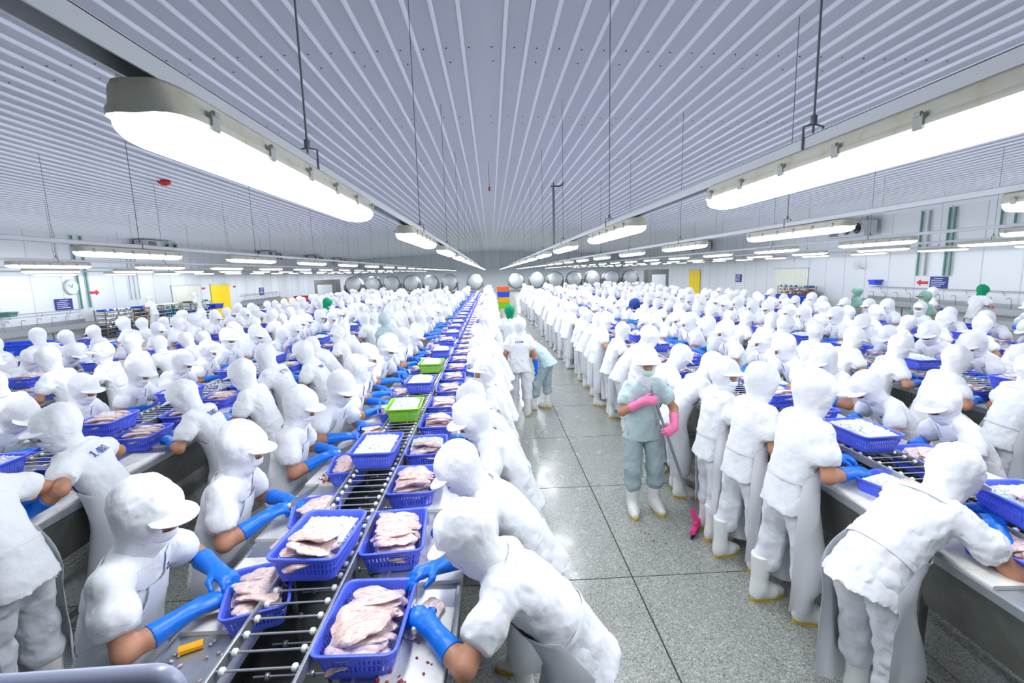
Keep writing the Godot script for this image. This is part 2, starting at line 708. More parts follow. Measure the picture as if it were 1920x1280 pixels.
# lays out joints for a pose; person faces +z, own left is +x
static func skeleton(o: Dictionary) -> Dictionary:
	var k := {}
	var lean: float = o.get("lean", 22.0)
	var tw: float = deg_to_rad(o.get("twist", 0.0))
	var drop: float = o.get("drop", 0.0)
	var P := Vector3(o.get("hipx", 0.0), 0.86 - drop, o.get("hipz", -0.02 - lean * 0.0022))
	var up0 := rotx(Vector3.UP, lean * 0.65)
	var up1 := rotx(Vector3.UP, lean).rotated(Vector3.BACK, deg_to_rad(o.get("side", 0.0)))
	var fw := rotx(Vector3.BACK, lean).rotated(Vector3.UP, tw)
	var sd := Vector3.RIGHT.rotated(Vector3.UP, tw)
	sd = (sd - up1 * sd.dot(up1)).normalized()
	fw = sd.cross(up1).normalized()
	k.P = P
	k.up0 = up0
	k.up1 = up1
	k.fw = fw
	k.sd = sd
	k.W = P + up0 * 0.15
	k.C = k.W + up1 * 0.18
	k.N = k.C + rotx(up1, 6.0) * 0.16
	var hp: float = o.get("head", 35.0) - 24.0
	var hy: float = o.get("headyaw", 0.0)
	var hb := Basis(Vector3.UP, deg_to_rad(hy)) * Basis(Vector3.RIGHT, deg_to_rad(hp))
	k.hb = hb
	var nd := (up1 * 0.6 + hb.y * 0.5 + hb.z * 0.12).normalized()
	k.H = k.N + nd * 0.155
	for s in [1.0, -1.0]:
		var S: Vector3 = k.N - up1 * 0.045 + sd * (0.152 * s)
		var T: Vector3 = o.handl if s > 0 else o.handr
		var d := T - S
		var l1 := 0.26
		var l2 := 0.24
		var dist := clampf(d.length(), 0.08, l1 + l2 - 0.004)
		d = d.normalized()
		T = S + d * dist
		var a := (l1 * l1 - l2 * l2 + dist * dist) / (2.0 * dist)
		var hh := sqrt(maxf(0.0, l1 * l1 - a * a))
		var pole: Vector3 = sd * s * o.get("elbow", 0.7) - fw * 0.5 - Vector3.UP * 0.7
		pole = (pole - d * pole.dot(d)).normalized()
		var E := S + d * a + pole * hh
		k["S%d" % int(s)] = S
		k["E%d" % int(s)] = E
		k["T%d" % int(s)] = T
		var foot: Vector3 = o.get("footl", Vector3(0.11, 0, 0.02)) if s > 0 else o.get("footr", Vector3(-0.11, 0, -0.02))
		var A := foot + Vector3(0, 0.10, -0.03)
		var J: Vector3 = P + Vector3(0.085 * s, -0.03, 0)
		var mid := J.lerp(A, 0.5) + Vector3(0.01 * s, 0, 0.035 + drop * 0.9)
		k["J%d" % int(s)] = J
		k["Kn%d" % int(s)] = mid
		k["A%d" % int(s)] = A
		k["F%d" % int(s)] = foot
	return k

static func cloth_noise(sd: int) -> FastNoiseLite:
	var n := FastNoiseLite.new()
	n.seed = sd
	n.noise_type = FastNoiseLite.TYPE_SIMPLEX_SMOOTH
	n.frequency = 8.5
	n.fractal_octaves = 3
	n.fractal_gain = 0.5
	n.fractal_type = FastNoiseLite.FRACTAL_RIDGED if sd % 5 == 0 else FastNoiseLite.FRACTAL_FBM
	n.domain_warp_enabled = true
	n.domain_warp_amplitude = 0.06
	n.domain_warp_frequency = 6.0
	return n

static func shirt_prims(f: Field, k: Dictionary, sleeves := true) -> void:
	var fw: Vector3 = k.fw
	var hem: Vector3 = k.P - k.up0 * 0.10
	f.cap(k.W + k.up0 * 0.02, hem, 0.148, 0.192, 0.05, true, fw, 1.34)
	f.cap(k.W, k.C, 0.146, 0.156, 0.06, false, fw, 1.36)
	f.cap(k.C, k.N - k.up1 * 0.06, 0.156, 0.115, 0.06, false, fw, 1.45)
	f.cap(k["S1"] * 0.86 + k["S-1"] * 0.14, k["S1"] * 0.14 + k["S-1"] * 0.86, 0.064, 0.064, 0.06)
	f.cap(k.N - k.up1 * 0.03, k.N + k.up1 * 0.015 + k.fw * 0.01, 0.075, 0.068, 0.03, true)
	if not sleeves:
		return
	for s in ["1", "-1"]:
		var S: Vector3 = k["S" + s]
		var E: Vector3 = k["E" + s]
		f.cap(S, S.lerp(E, 0.5), 0.066, 0.077, 0.05)
		f.cap(S.lerp(E, 0.45), S.lerp(E, 0.72), 0.078, 0.066, 0.02, true)

static func trouser_prims(f: Field, k: Dictionary, over: bool) -> void:
	f.cap(k["J1"] + Vector3(0, 0.06, 0), k["J-1"] + Vector3(0, 0.06, 0), 0.084, 0.084, 0.05)
	for s in ["1", "-1"]:
		var J: Vector3 = k["J" + s]
		var Kn: Vector3 = k["Kn" + s]
		var A: Vector3 = k["A" + s]
		var top := Kn.lerp(A, 0.44 if not over else 0.6)
		f.cap(J, Kn, 0.093, 0.084, 0.03)
		f.cap(Kn, top, 0.084, 0.085, 0.04)
		f.cap(top, Kn.lerp(A, 0.56 if not over else 0.75), 0.09, 0.066, 0.01, true)

static func hood_prims(f: Field, k: Dictionary) -> void:
	var b: Basis = k.hb
	var H: Vector3 = k.H
	f.cap(H + b * Vector3(0, 0.04, -0.028), H + b * Vector3(0, 0.032, 0.012), 0.112, 0.106, 0.03)
	f.cap(H + b * Vector3(0, 0.085, -0.04), H + b * Vector3(0, 0.08, 0.005), 0.086, 0.080, 0.06)
	f.cap(H + b * Vector3(0, -0.01, -0.002), H + b * Vector3(0, -0.078, 0.018), 0.100, 0.076, 0.03)
	f.cap(H + b * Vector3(0, -0.05, -0.022), k.N + k.up1 * 0.01, 0.080, 0.074, 0.03)
	f.cap(k.N + k.up1 * 0.015, k.N - k.up1 * 0.05, 0.076, 0.108, 0.03, false, k.fw, 1.15)
	f.cap(H + b * Vector3(-0.034, 0.006, 0.112), H + b * Vector3(0.034, 0.006, 0.112), 0.040, 0.040, 0.01, false, Vector3.ZERO, 1.0, true)
	f.cap(H + b * Vector3(-0.022, -0.046, 0.112), H + b * Vector3(0.022, -0.046, 0.112), 0.038, 0.038, 0.01, false, Vector3.ZERO, 1.0, true)

static func skin_prims(f: Field, k: Dictionary) -> void:
	var b: Basis = k.hb
	var H: Vector3 = k.H
	f.cap(H + b * Vector3(0, 0.03, -0.01), H + b * Vector3(0, 0.0, 0.0), 0.088, 0.088, 0.03)
	f.cap(H + b * Vector3(0, -0.03, 0.018), H + b * Vector3(0, -0.072, 0.03), 0.068, 0.045, 0.03)
	f.cap(H + b * Vector3(0, 0.008, 0.086), H + b * Vector3(0, -0.028, 0.102), 0.008, 0.014, 0.014)
	f.cap(H + b * Vector3(-0.03, 0.024, 0.078), H + b * Vector3(0.03, 0.024, 0.078), 0.012, 0.012, 0.015)
	f.cap(H + b * Vector3(0, -0.04, -0.02), k.N - k.up1 * 0.02, 0.052, 0.056, 0.03)
	f.cap(k.N - k.up1 * 0.05, k.C, 0.05, 0.06, 0.03)
	f.cap(k["S1"], k["S-1"], 0.036, 0.036, 0.03)
	for s in ["1", "-1"]:
		var S: Vector3 = k["S" + s]
		var E: Vector3 = k["E" + s]
		var T: Vector3 = k["T" + s]
		f.cap(S, S.lerp(E, 0.4), 0.038, 0.046, 0.02)
		f.cap(S.lerp(E, 0.4), E, 0.046, 0.04, 0.03)
		f.cap(E, E.lerp(T, 0.35), 0.041, 0.04, 0.02)
		f.cap(E.lerp(T, 0.35), T, 0.04, 0.027, 0.02)

static func glove_prims(f: Field, k: Dictionary, o: Dictionary, s: int, fine: bool) -> void:
	var T: Vector3 = k["T%d" % s]
	var E: Vector3 = k["E%d" % s]
	var fd := (T - E).normalized()
	var hd: Vector3 = o.get("hdl" if s > 0 else "hdr", (fd + Vector3(0, -0.1, 0.15)).normalized())
	hd = hd.normalized()
	var hn: Vector3 = o.get("hnl" if s > 0 else "hnr", Vector3(-0.3 * s, -0.9, 0.1))
	var c: float = o.get("curll" if s > 0 else "curlr", 0.9)
	# thumb side: own left hand palm down has its thumb to the right
	hand_prims(f, T, hd, hn, -1.0 if s > 0 else 1.0, c, T.lerp(E, o.get("cuff", 0.62)), fine)

# how far the surface lies from c along d, coming from outside
static func reach(f: Field, c: Vector3, d: Vector3) -> float:
	var r := 0.36
	for st in 26:
		var e := f.all(c + d * r)
		if e < 0.002:
			break
		r -= e * 0.7
	return maxf(r, 0.02)

# apron: a hanging sheet laid round the front of shirt and trousers
static func apron_sheet(f: Field, k: Dictionary, rows: int, cols: int, low: float, sd: int) -> Array:
	var pts := []
	var nz := FastNoiseLite.new()
	nz.seed = sd
	nz.frequency = 5.0
	var hipz := PackedFloat32Array()
	var chest := 9
	for i in rows:
		var t := float(i) / (rows - 1)
		var row := []
		for j in cols:
			var u := -1.0 + 2.0 * j / (cols - 1)
			if i <= chest:
				var tt := float(i) / chest
				var c: Vector3 = (k.N - k.up1 * 0.10).lerp(k.P - k.up0 * 0.04, tt)
				var half := lerpf(32.0, 108.0, smoothstep(0.15, 0.6, tt))
				var a := deg_to_rad(u * half)
				var d: Vector3 = (k.fw * cos(a) + k.sd * sin(a)).normalized()
				var r := reach(f, c, d)
				r += 0.013 + 0.004 * (1.0 + nz.get_noise_2d(i * 0.06, j * 0.12))
				row.append(c + d * r)
			else:
				var top: Vector3 = pts[chest][j]
				var tt := float(i - chest) / (rows - 1 - chest)
				var y := lerpf(top.y, low, tt)
				var out := Vector3(top.x - k.P.x, 0, top.z - k.P.z)
				var fold := 0.018 * tt * sin(j * 1.15 + sd) + 0.02 * tt * nz.get_noise_2d(j * 0.1, tt * 0.4 + 3.0)
				var g := 1.0 + fold * 6.0 + 0.05 * tt
				var zmin := 0.0
				var q := Vector3(k.P.x + out.x * g * (1.0 - 0.12 * tt), y, k.P.z + out.z * g)
				# keep clear of the legs
				var e2 := f.all(q)
				if e2 < 0.024:
					q += (out.normalized()) * (0.024 - e2)
				row.append(q)
		pts.append(row)
	return sheet(pts, 0.003)

# waist tie of the apron round the back
static func tie_tube(f: Field, k: Dictionary) -> Array:
	var path := []
	for j in 15:
		var a := deg_to_rad(lerpf(95.0, 265.0, j / 14.0))
		var c: Vector3 = k.W - k.up0 * 0.04
		var d: Vector3 = (k.fw * cos(a) + k.sd * sin(a)).normalized()
		var r := reach(f, c, d)
		path.append(c + d * (r + 0.004))
	var mid: Vector3 = path[7]
	var arr := []
	for j in path.size():
		var q: Vector3 = path[j]
		var w: Vector3 = k.up0 * 0.011
		arr.append([q - w, q + w])
	return sheet(arr, 0.004)

static func collar_sheet(k: Dictionary, f: Field) -> Array:
	var pts := []
	for i in 4:
		var row := []
		for j in 21:
			var u := -1.0 + j / 10.0
			var a := u * 2.75
			var v := i / 3.0
			# a is measured from the back of the neck; the points of the collar lie in front
			var d: Vector3 = k.sd * sin(a) - k.fw * cos(a) * 0.88
			var front := smoothstep(0.35, 1.0, absf(u))
			var l := 0.045 + 0.035 * smoothstep(0.55, 0.95, absf(u))
			var drop := 0.006 - v * l * (0.8 + 0.4 * front) - 0.022 * front
			var c: Vector3 = k.N + k.up1 * drop
			d = d.normalized()
			row.append(c + d * (maxf(reach(f, c, d), 0.086) + 0.010 - 0.004 * v))
		pts.append(row)
	return sheet(pts, -0.003)

static func visor_sheet(k: Dictionary) -> Array:
	var b: Basis = k.hb
	var H: Vector3 = k.H
	var pts := []
	for i in 6:
		var row := []
		for j in 15:
			var u := -1.0 + j / 7.0
			var a := u * 1.2
			var r0 := 0.110
			var l := 0.072 * sqrt(maxf(0.0, 1.0 - u * u)) + 0.004
			var r := r0 + l * i / 5.0 - 0.012
			var y := 0.058 - 0.012 * i / 5.0 - 0.014 * u * u
			row.append(H + b * Vector3(sin(a) * r * 0.98, y, cos(a) * r + 0.004))
		pts.append(row)
	return sheet(pts, 0.006)

static func mask_sheet(k: Dictionary) -> Array:
	var b: Basis = k.hb
	var H: Vector3 = k.H
	var pts := []
	for i in 8:
		var v := i / 7.0
		var row := []
		for j in 13:
			var u := -1.0 + j / 6.0
			var y := lerpf(-0.022 - 0.008 * u * u, -0.092, v)
			var z := 0.103 + 0.012 * sin(v * PI) - 0.055 * u * u + 0.012 * (1.0 - u * u) * (1.0 - v) - 0.02 * v * v
			z += 0.0016 * sin(v * 18.0)
			row.append(H + b * Vector3(u * 0.072 * (1.0 - 0.12 * v), y, z))
		pts.append(row)
	return sheet(pts, 0.003)

static func eye_arrays(k: Dictionary, brow: bool, s: float) -> Array:
	var f := Field.new()
	var b: Basis = k.hb
	if true:
		if brow:
			f.cap(k.H + b * Vector3(0.018 * s, 0.027, 0.089), k.H + b * Vector3(0.046 * s, 0.025, 0.077), 0.0035, 0.0025, 0.001)
		else:
			f.cap(k.H + b * Vector3(0.024 * s, 0.009, 0.0835), k.H + b * Vector3(0.040 * s, 0.009, 0.077), 0.0055, 0.004, 0.001)
	return f.mesh(0.003)

# all the surfaces of one worker in one pose, as arrays
static func person_arrays(o: Dictionary) -> Dictionary:
	var q: float = o.get("cell", 0.014)
	var fine: bool = q < 0.02
	var k := skeleton(o)
	var r := {"k": k}
	var sd: int = o.get("seed", 1)
	var f := Field.new()
	f.noise = cloth_noise(sd)
	f.amp = 0.016 if fine else 0.0
	f.stretch = Vector3(1, 0.8, 1)
	shirt_prims(f, k)
	r.shirt = f.mesh(q)
	var tr := Field.new()
	tr.noise = f.noise
	tr.amp = 0.016 if fine else 0.0
	tr.stretch = Vector3(1.0, 0.75, 1.0)
	trouser_prims(tr, k, false)
	r.trousers = tr.mesh(q)
	var hd := Field.new()
	hd.noise = cloth_noise(sd + 5)
	hd.amp = 0.010 if fine else 0.0
	hood_prims(hd, k)
	r.hood = hd.mesh(q * 0.72)
	var sk := Field.new()
	skin_prims(sk, k)
	r.body = sk.mesh(q * 0.75)
	for s in [1, -1]:
		var g := Field.new()
		glove_prims(g, k, o, s, fine)
		r["glove%d" % s] = g.mesh(o.get("glovecell", 0.0065) if fine else 0.016)
	if o.get("apron", true):
		var both := Field.new()
		shirt_prims(both, k, false)
		trouser_prims(both, k, false)
		r.apron = apron_sheet(both, k, 18 if fine else 13, 23 if fine else 13, o.get("apronlow", 0.26), sd)
		if fine:
			r.tie = tie_tube(both, k)
	if fine:
		var bare := Field.new()
		shirt_prims(bare, k, false)
		r.collar = collar_sheet(k, bare)
	r.visor = visor_sheet(k)
	r.mask = mask_sheet(k)
	if fine:
		for s in [1, -1]:
			r["eye%d" % s] = eye_arrays(k, false, s)
			r["brow%d" % s] = eye_arrays(k, true, s)
	return r

# ---------------------------------------------------------------- lamps
func lamp_section(z: float, w: float, top: float, bottom: float) -> Array:
	var row := []
	for a in 17:
		var t := PI * a / 16.0
		row.append(Vector3(-cos(t) * w, lerpf(top, bottom, pow(sin(t), 0.6)), z))
	return row

func lamps() -> void:
	# diffuser: a long rounded trough
	var zs := [-0.76, -0.755, -0.74, -0.71, -0.67, 0.67, 0.71, 0.74, 0.755, 0.76]
	var ws := [0.2, 0.55, 0.78, 0.93, 1.0, 1.0, 0.93, 0.78, 0.55, 0.2]
	var rows := []
	for i in 10:
		rows.append(lamp_section(zs[i], 0.082 * ws[i], 0.055, 0.055 - 0.055 * (0.35 + 0.65 * ws[i])))
	for e in [[0, zs[0] - 0.002], [9, zs[9] + 0.002]]:
		var tip := []
		for a in 17:
			tip.append(Vector3(0, 0.04, e[1]))
		if e[0] == 0:
			rows.push_front(tip)
		else:
			rows.push_back(tip)
	var diff := am(sheet(rows), M.glow)
	var few := []
	for i in [0, 1, 3, 5, 6, 8, 10, 11]:
		var row := []
		for j in [0, 3, 8, 13, 16]:
			row.append(rows[i][j])
		few.append(row)
	var diff_far := am(sheet(few), M.glow)
	# housing: tray with a stepped top
	var rows2 := []
	for i in 10:
		var w: float = 0.085 * (0.25 + 0.75 * ws[i])
		var z: float = zs[i] * 1.006
		rows2.append([Vector3(-w, 0.052, z), Vector3(-w, 0.066, z), Vector3(-w * 0.9, 0.072, z), Vector3(-w * 0.86, 0.10, z), Vector3(-w * 0.7, 0.112, z), Vector3(w * 0.7, 0.112, z), Vector3(w * 0.86, 0.10, z), Vector3(w * 0.9, 0.072, z), Vector3(w, 0.066, z), Vector3(w, 0.052, z)])
	for e in [[0, zs[0] * 1.008], [9, zs[9] * 1.008]]:
		var tip := []
		for a in 10:
			tip.append(Vector3(0, 0.050, e[1]))
		if e[0] == 0:
			rows2.push_front(tip)
		else:
			rows2.push_back(tip)
	var house := am(sheet(rows2), M.lamp_base)
	var gc := Geo.new()
	gc.bar(Vector3(0, 0.062, 0), Vector3(0.008, 0.036, 0.026), 0.003, 2)
	gc.bar(Vector3(0.003, 0.078, 0), Vector3(0.010, 0.012, 0.018), 0.003, 2)
	var clip := gm(gc, M.clip)
	var count := 0
	for r in LAMP_ROWS.size():
		var x: float = LAMP_ROWS[r][0]
		# channel the row hangs from
		var rail := thing("lamp_rail", "grey steel channel carrying the %s lamp row counted from the left wall" % nth(r), "rail", Vector3(x, 2.6, 0), 0.0, "lamp rails")
		var g := Geo.new()
		g.box(Vector3(0, 0.02, -27.5), Vector3(0.062, 0.004, 58.0))
		g.box(Vector3(-0.029, 0.0, -27.5), Vector3(0.004, 0.04, 58.0))
		g.box(Vector3(0.029, 0.0, -27.5), Vector3(0.004, 0.04, 58.0))
		part("channel", gm(g, M.channel), rail)
		var z: float = LAMP_ROWS[r][1]
		var i := 0
		var hr := Geo.new()
		var top := ceil_y(x) - 2.6
		hr.tube(PackedVector3Array([Vector3(0, 0.0, 0), Vector3(0, top, 0)]), 0.0038, 6)
		var rod := gm(hr, M.wire)
		var hk := Geo.new()
		hk.tube(PackedVector3Array([Vector3(-0.034, -0.03, 0), Vector3(-0.034, 0.055, 0), Vector3(0.0, 0.065, 0), Vector3(0.034, 0.055, 0), Vector3(0.034, -0.03, 0)]), 0.004, 5)
		hk.lathe(PackedVector2Array([Vector2(0, 0.09), Vector2(0.011, 0.09), Vector2(0.011, 0.06), Vector2(0, 0.06)]), 6)
		var hook := gm(hk, M.wire)
		var side := "left" if x < 0 else "right"
		while z > -56.0:
			var l := thing("ceiling_light", "tubular lamp, %s from camera in the %s lamp row from left wall" % [nth(i), nth(r)], "lamp", Vector3(x, 2.46, z), 0.0, "rows of tubular ceiling lights")
			part("housing", house, l)
			part("diffuser", diff if z > -7.0 and absf(x) < 8.0 else diff_far, l)
			if z > -12.0 and absf(x) < 9.0:
				for s in [-1.0, 1.0]:
					for cz in [-0.66, -0.4, -0.13, 0.13, 0.4, 0.66]:
						var c := part("clip", clip, l)
						c.position = Vector3(0.086 * s, 0, cz)
						c.rotation.y = 0.0 if s > 0 else PI
			# the diffuser is round below: light leaves it down to both sides
			for sd in ([-1.0, 1.0] if z > -26.0 else [0.0]):
				var a := AreaLight3D.new()
				a.name = "light"
				a.area_size = Vector2(0.1, 1.4)
				a.light_color = Color(0.96, 0.98, 1.0)
				a.light_energy = 2.0 if sd != 0.0 else 4.0
				a.area_range = 60.0
				a.area_attenuation = 2.0
				a.shadow_enabled = true
				l.add_child(a, true)
				a.transform = Transform3D(Basis(Vector3.BACK, sd * 0.80) * Basis(Vector3.RIGHT, -PI / 2), Vector3(sd * 0.072, 0.004 if sd != 0.0 else -0.012, 0))
			for dz in [0.0]:
				var o := part("hanger_rod", rod, rail)
				o.position = Vector3(0, 0.02, z - 0.1 + dz)
				var h := part("hanger_hook", hook, rail)
				h.position = Vector3(0, 0.0, z - 0.1 + dz)
			z -= LAMP_PITCH
			i += 1
			count += 1

# ---------------------------------------------------------------- shell of the hall
func struct(called: String, m: Mesh, at := Vector3.ZERO) -> MeshInstance3D:
	var o := part(called, m)
	o.position = at
	o.set_meta("kind", "structure")
	return o

func room() -> void:
	var mid := (HALL_FAR + HALL_NEAR) * 0.5
	var len := HALL_NEAR - HALL_FAR
	# floor: slab bed with terrazzo slabs in the part one can see
	var fl := struct("floor", bm(Vector3(HALL_W * 2 + 0.4, 0.2, len), M.joint), Vector3(0, -0.108, mid))
	fl.set_meta("label", "grey terrazzo floor with thin joints between large slabs")
	var sw := 1.45
	var slab := bm(Vector3(sw - 0.010, 0.008, sw - 0.010), M.floor)
	var x0 := 0.95 - 4.0 * sw
	for i in 8:
		for j in 17:
			var s := part("slab", slab, fl)
			s.position = Vector3(x0 + (i + 0.5) * sw, 0.104, -3.06 + 2.0 * sw - (j + 0.5) * sw - mid)
	var rest := Geo.new()
	var zn := -3.06 + 2.0 * sw - mid
	var zf := zn - 17.0 * sw
	var xr := x0 + 8.0 * sw
	var y := 0.104
	rest.box(Vector3((x0 - HALL_W) * 0.5, y, 0.0), Vector3(x0 + HALL_W - 0.007, 0.008, len))
	rest.box(Vector3((xr + HALL_W) * 0.5, y, 0.0), Vector3(HALL_W - xr - 0.007, 0.008, len))
	rest.box(Vector3((x0 + xr) * 0.5, y, (zf - len * 0.5) * 0.5), Vector3(xr - x0, 0.008, zf + len * 0.5 - 0.007))
	rest.box(Vector3((x0 + xr) * 0.5, y, (zn + len * 0.5) * 0.5), Vector3(xr - x0, 0.008, len * 0.5 - zn - 0.007))
	var rs := part("slab_field", gm(rest, M.floor), fl)
	rs.set_meta("kind", "stuff")
	for c in fl.get_children():
		c.position.y = c.position.y if c != rs else 0.0
	# ceiling: pressed panels with raised ribs, falling gently to both sides
	var ce := struct("ceiling", bm(Vector3(HALL_W * 2 + 0.4, 0.1, len), M.wall), Vector3(0, 4.85, mid))
	ce.set_meta("label", "ribbed pale grey panel ceiling")
	var pw := 0.25
	var n := int(HALL_W / pw)
	for s in [-1.0, 1.0]:
		var pr := Geo.new()
		# profile across one panel: flat pan, then a rib hanging down
		var prof := PackedVector2Array([Vector2(0.0, 0.0), Vector2(pw - 0.05, 0.0), Vector2(pw - 0.05, 0.012), Vector2(0.0, 0.012)])
		pr.prism(prof, Vector3(0, 0, len * 0.5), Vector3(0, 0, -len), Vector3(s, -0.035, 0), Vector3(0, 1, 0), true)
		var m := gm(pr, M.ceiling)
		var rb := Geo.new()
		var rib := PackedVector2Array([Vector2(pw - 0.05, 0.012), Vector2(pw - 0.044, -0.020), Vector2(pw - 0.036, -0.028), Vector2(pw - 0.014, -0.028), Vector2(pw - 0.006, -0.020), Vector2(pw, 0.012)])
		rb.prism(rib, Vector3(0, 0, len * 0.5), Vector3(0, 0, -len), Vector3(s, -0.035, 0), Vector3(0, 1, 0), true)
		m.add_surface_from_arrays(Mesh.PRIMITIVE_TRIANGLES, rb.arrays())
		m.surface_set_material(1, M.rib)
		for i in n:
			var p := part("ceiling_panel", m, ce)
			p.position = Vector3(s * i * pw, ceil_y(i * pw) - 4.85, 0)
	# screw heads
	var mm := MultiMesh.new()
	mm.transform_format = MultiMesh.TRANSFORM_3D
	var sg := Geo.new()
	sg.lathe(PackedVector2Array([Vector2(0.010, 0.004), Vector2(0.010, -0.002), Vector2(0.006, -0.006), Vector2(0.0, -0.006)]), 6)
	mm.mesh = gm(sg, M.dark)
	var spots := []
	for zr in [-2.2, -3.9, -5.6, -7.9, -10.6, -13.2]:
		for i in range(-22, 22):
			var x := i * pw + 0.09
			spots.append(Vector3(x, ceil_y(x) - 0.001, zr))
			if i % 2 == 0 and zr < -4.0:
				spots.append(Vector3(x + 0.02, ceil_y(x) - 0.001, zr - 0.35))
	mm.instance_count = spots.size()
	for i in spots.size():
		mm.set_instance_transform(i, Transform3D(Basis.IDENTITY, spots[i]))
	var sc := MultiMeshInstance3D.new()
	sc.name = "screw_heads"
	sc.multimesh = mm
	add_child(sc)
	tag(sc, "small dark screw heads in rows on the ribbed ceiling", "screws", "", "stuff")
	# walls
	struct("wall_left", bm(Vector3(0.2, 5.0, len), M.wall), Vector3(-HALL_W - 0.1, 2.4, mid))
	struct("wall_right", bm(Vector3(0.2, 5.0, len), M.wall), Vector3(HALL_W + 0.1, 2.4, mid))
	struct("wall_back", bm(Vector3(HALL_W * 2 + 0.4, 5.0, 0.2), M.wall), Vector3(0, 2.4, HALL_NEAR + 0.1))
	var wf := struct("wall_far", bm(Vector3(HALL_W * 2 + 0.4, 5.0, 0.2), M.wall_far), Vector3(0, 2.4, HALL_FAR - 0.1))
	var fp := bm(Vector3(1.16, 1.4, 0.04), M.wall_far, 0.012, 1)
	for i in 26:
		var p := part("wall_panel", fp, wf)
		p.position = Vector3(-15.0 + i * 1.2, 1.05, 0.12)
	# joints between the wall panels
	for s in [-1.0, 1.0]:
		var w: Node3D = get_node("wall_left" if s < 0 else "wall_right")
		var strip := bm(Vector3(0.012, 4.2, 0.05), M.grey_box, 0.004, 1)
		for i in 42:
			var p := part("joint_strip", strip, w)
			p.position = Vector3(-s * 0.105, -0.35, HALL_NEAR - 1.0 - i * 1.2 - mid)

# ---------------------------------------------------------------- tables, conveyors, baskets, fish
var basket_mesh: ArrayMesh
var fillets := []
var fillet_heap: ArrayMesh
var ice_heap: ArrayMesh
const TABLE_Y := 0.88
const MODULE := 2.4

# point on a rounded rectangle: u runs once round it
func rounded(u: float, hw: float, hl: float, r: float) -> Vector2:
	var sx := hw - r
	var sz := hl - r
	var arc := PI * 0.5 * r
	var total := 4.0 * (sx + sz) + 4.0 * arc
	var d := fposmod(u, 1.0) * total
	var runs := [[2.0 * sz, 0], [arc, 1], [2.0 * sx, 0], [arc, 1], [2.0 * sz, 0], [arc, 1], [2.0 * sx, 0], [arc, 1]]
	var p := Vector2(hw, -sz)
	var dir := 0.0
	for q in runs:
		var l: float = q[0]
		if d > l:
			d -= l
			if q[1] == 0:
				p += Vector2(-sin(dir), cos(dir)) * l
			else:
				var c := p - Vector2(cos(dir), sin(dir)) * r
				dir += PI * 0.5
				p = c + Vector2(cos(dir), sin(dir)) * r
		elif q[1] == 0:
			return p + Vector2(-sin(dir), cos(dir)) * d
		else:
			var c := p - Vector2(cos(dir), sin(dir)) * r
			var e := dir + d / r
			return c + Vector2(cos(e), sin(e)) * r
	return p

func make_basket() -> Geo:
	var g := Geo.new()
	var H := 0.115
	var at := func(u: float, y: float, grow: float) -> Vector3:
		var t := y / H
		var q := rounded(u, lerpf(0.110, 0.135, t) + grow, lerpf(0.158, 0.185, t) + grow, 0.03 + grow)
		return Vector3(q.x, y, q.y)
	var n := 72
	var band := func(prof: Array) -> void:
		var rows := []
		for p in prof:
			var row := []
			for i in n:
				row.append(at.call(i / float(n), p[0], p[1]))
			rows.append(row)
		g.put(sheet(rows, 0.0, true), Transform3D.IDENTITY)
	# rim with its rolled flange, upper band, lower band
	band.call([[H - 0.034, -0.002], [H - 0.034, 0.001], [H - 0.016, 0.001], [H - 0.016, 0.010], [H - 0.004, 0.012], [H, 0.009], [H, 0.0], [H - 0.006, -0.003], [H - 0.034, -0.002]])
	band.call([[0.0, -0.004], [0.0, 0.001], [0.030, 0.001], [0.030, -0.002], [0.006, -0.003]])
	band.call([[0.056, -0.002], [0.056, 0.0015], [0.061, 0.0015], [0.061, -0.002], [0.056, -0.002]])
	# upright slats between the bands
	for i in n:
		var u := (i + 0.5) / n
		var du := 0.27 / n
		var p := PackedVector3Array()
		for y in [0.029, H - 0.033]:
			p.append_array(PackedVector3Array([at.call(u - du, y, 0.0005), at.call(u + du, y, 0.0005), at.call(u + du, y, -0.0025), at.call(u - du, y, -0.0025)]))
		g.hexa(p)
	g.bar(Vector3(0, 0.004, 0), Vector3(0.19, 0.006, 0.29), 0.002, 2)
	return g

func make_fillet(sd: int, cell: float) -> Array:
	var f := Field.new()
	f.noise = cloth_noise(sd)
	f.noise.frequency = 14.0
	f.amp = 0.007
	var r := RandomNumberGenerator.new()
	r.seed = sd
	var b := r.randf_range(-0.035, 0.035)
	var h := r.randf_range(-0.012, 0.02)
	f.cap(Vector3(-0.075, 0.0, 0.0), Vector3(-0.03, h, b), 0.038, 0.052, 0.02, false, Vector3.UP, 5.0)
	f.cap(Vector3(-0.03, h, b), Vector3(0.055, h * 0.5, b * 0.7), 0.052, 0.044, 0.02, false, Vector3.UP, 5.0)
	f.cap(Vector3(0.055, h * 0.5, b * 0.7), Vector3(0.10, -0.008, -b), 0.042, 0.022, 0.02, false, Vector3.UP, 4.6)
	f.cap(Vector3(-0.07, 0.002, -0.008), Vector3(0.07, h * 0.5 + 0.004, b * 0.7 - 0.008), 0.009, 0.008, 0.02)
	return f.mesh(cell)

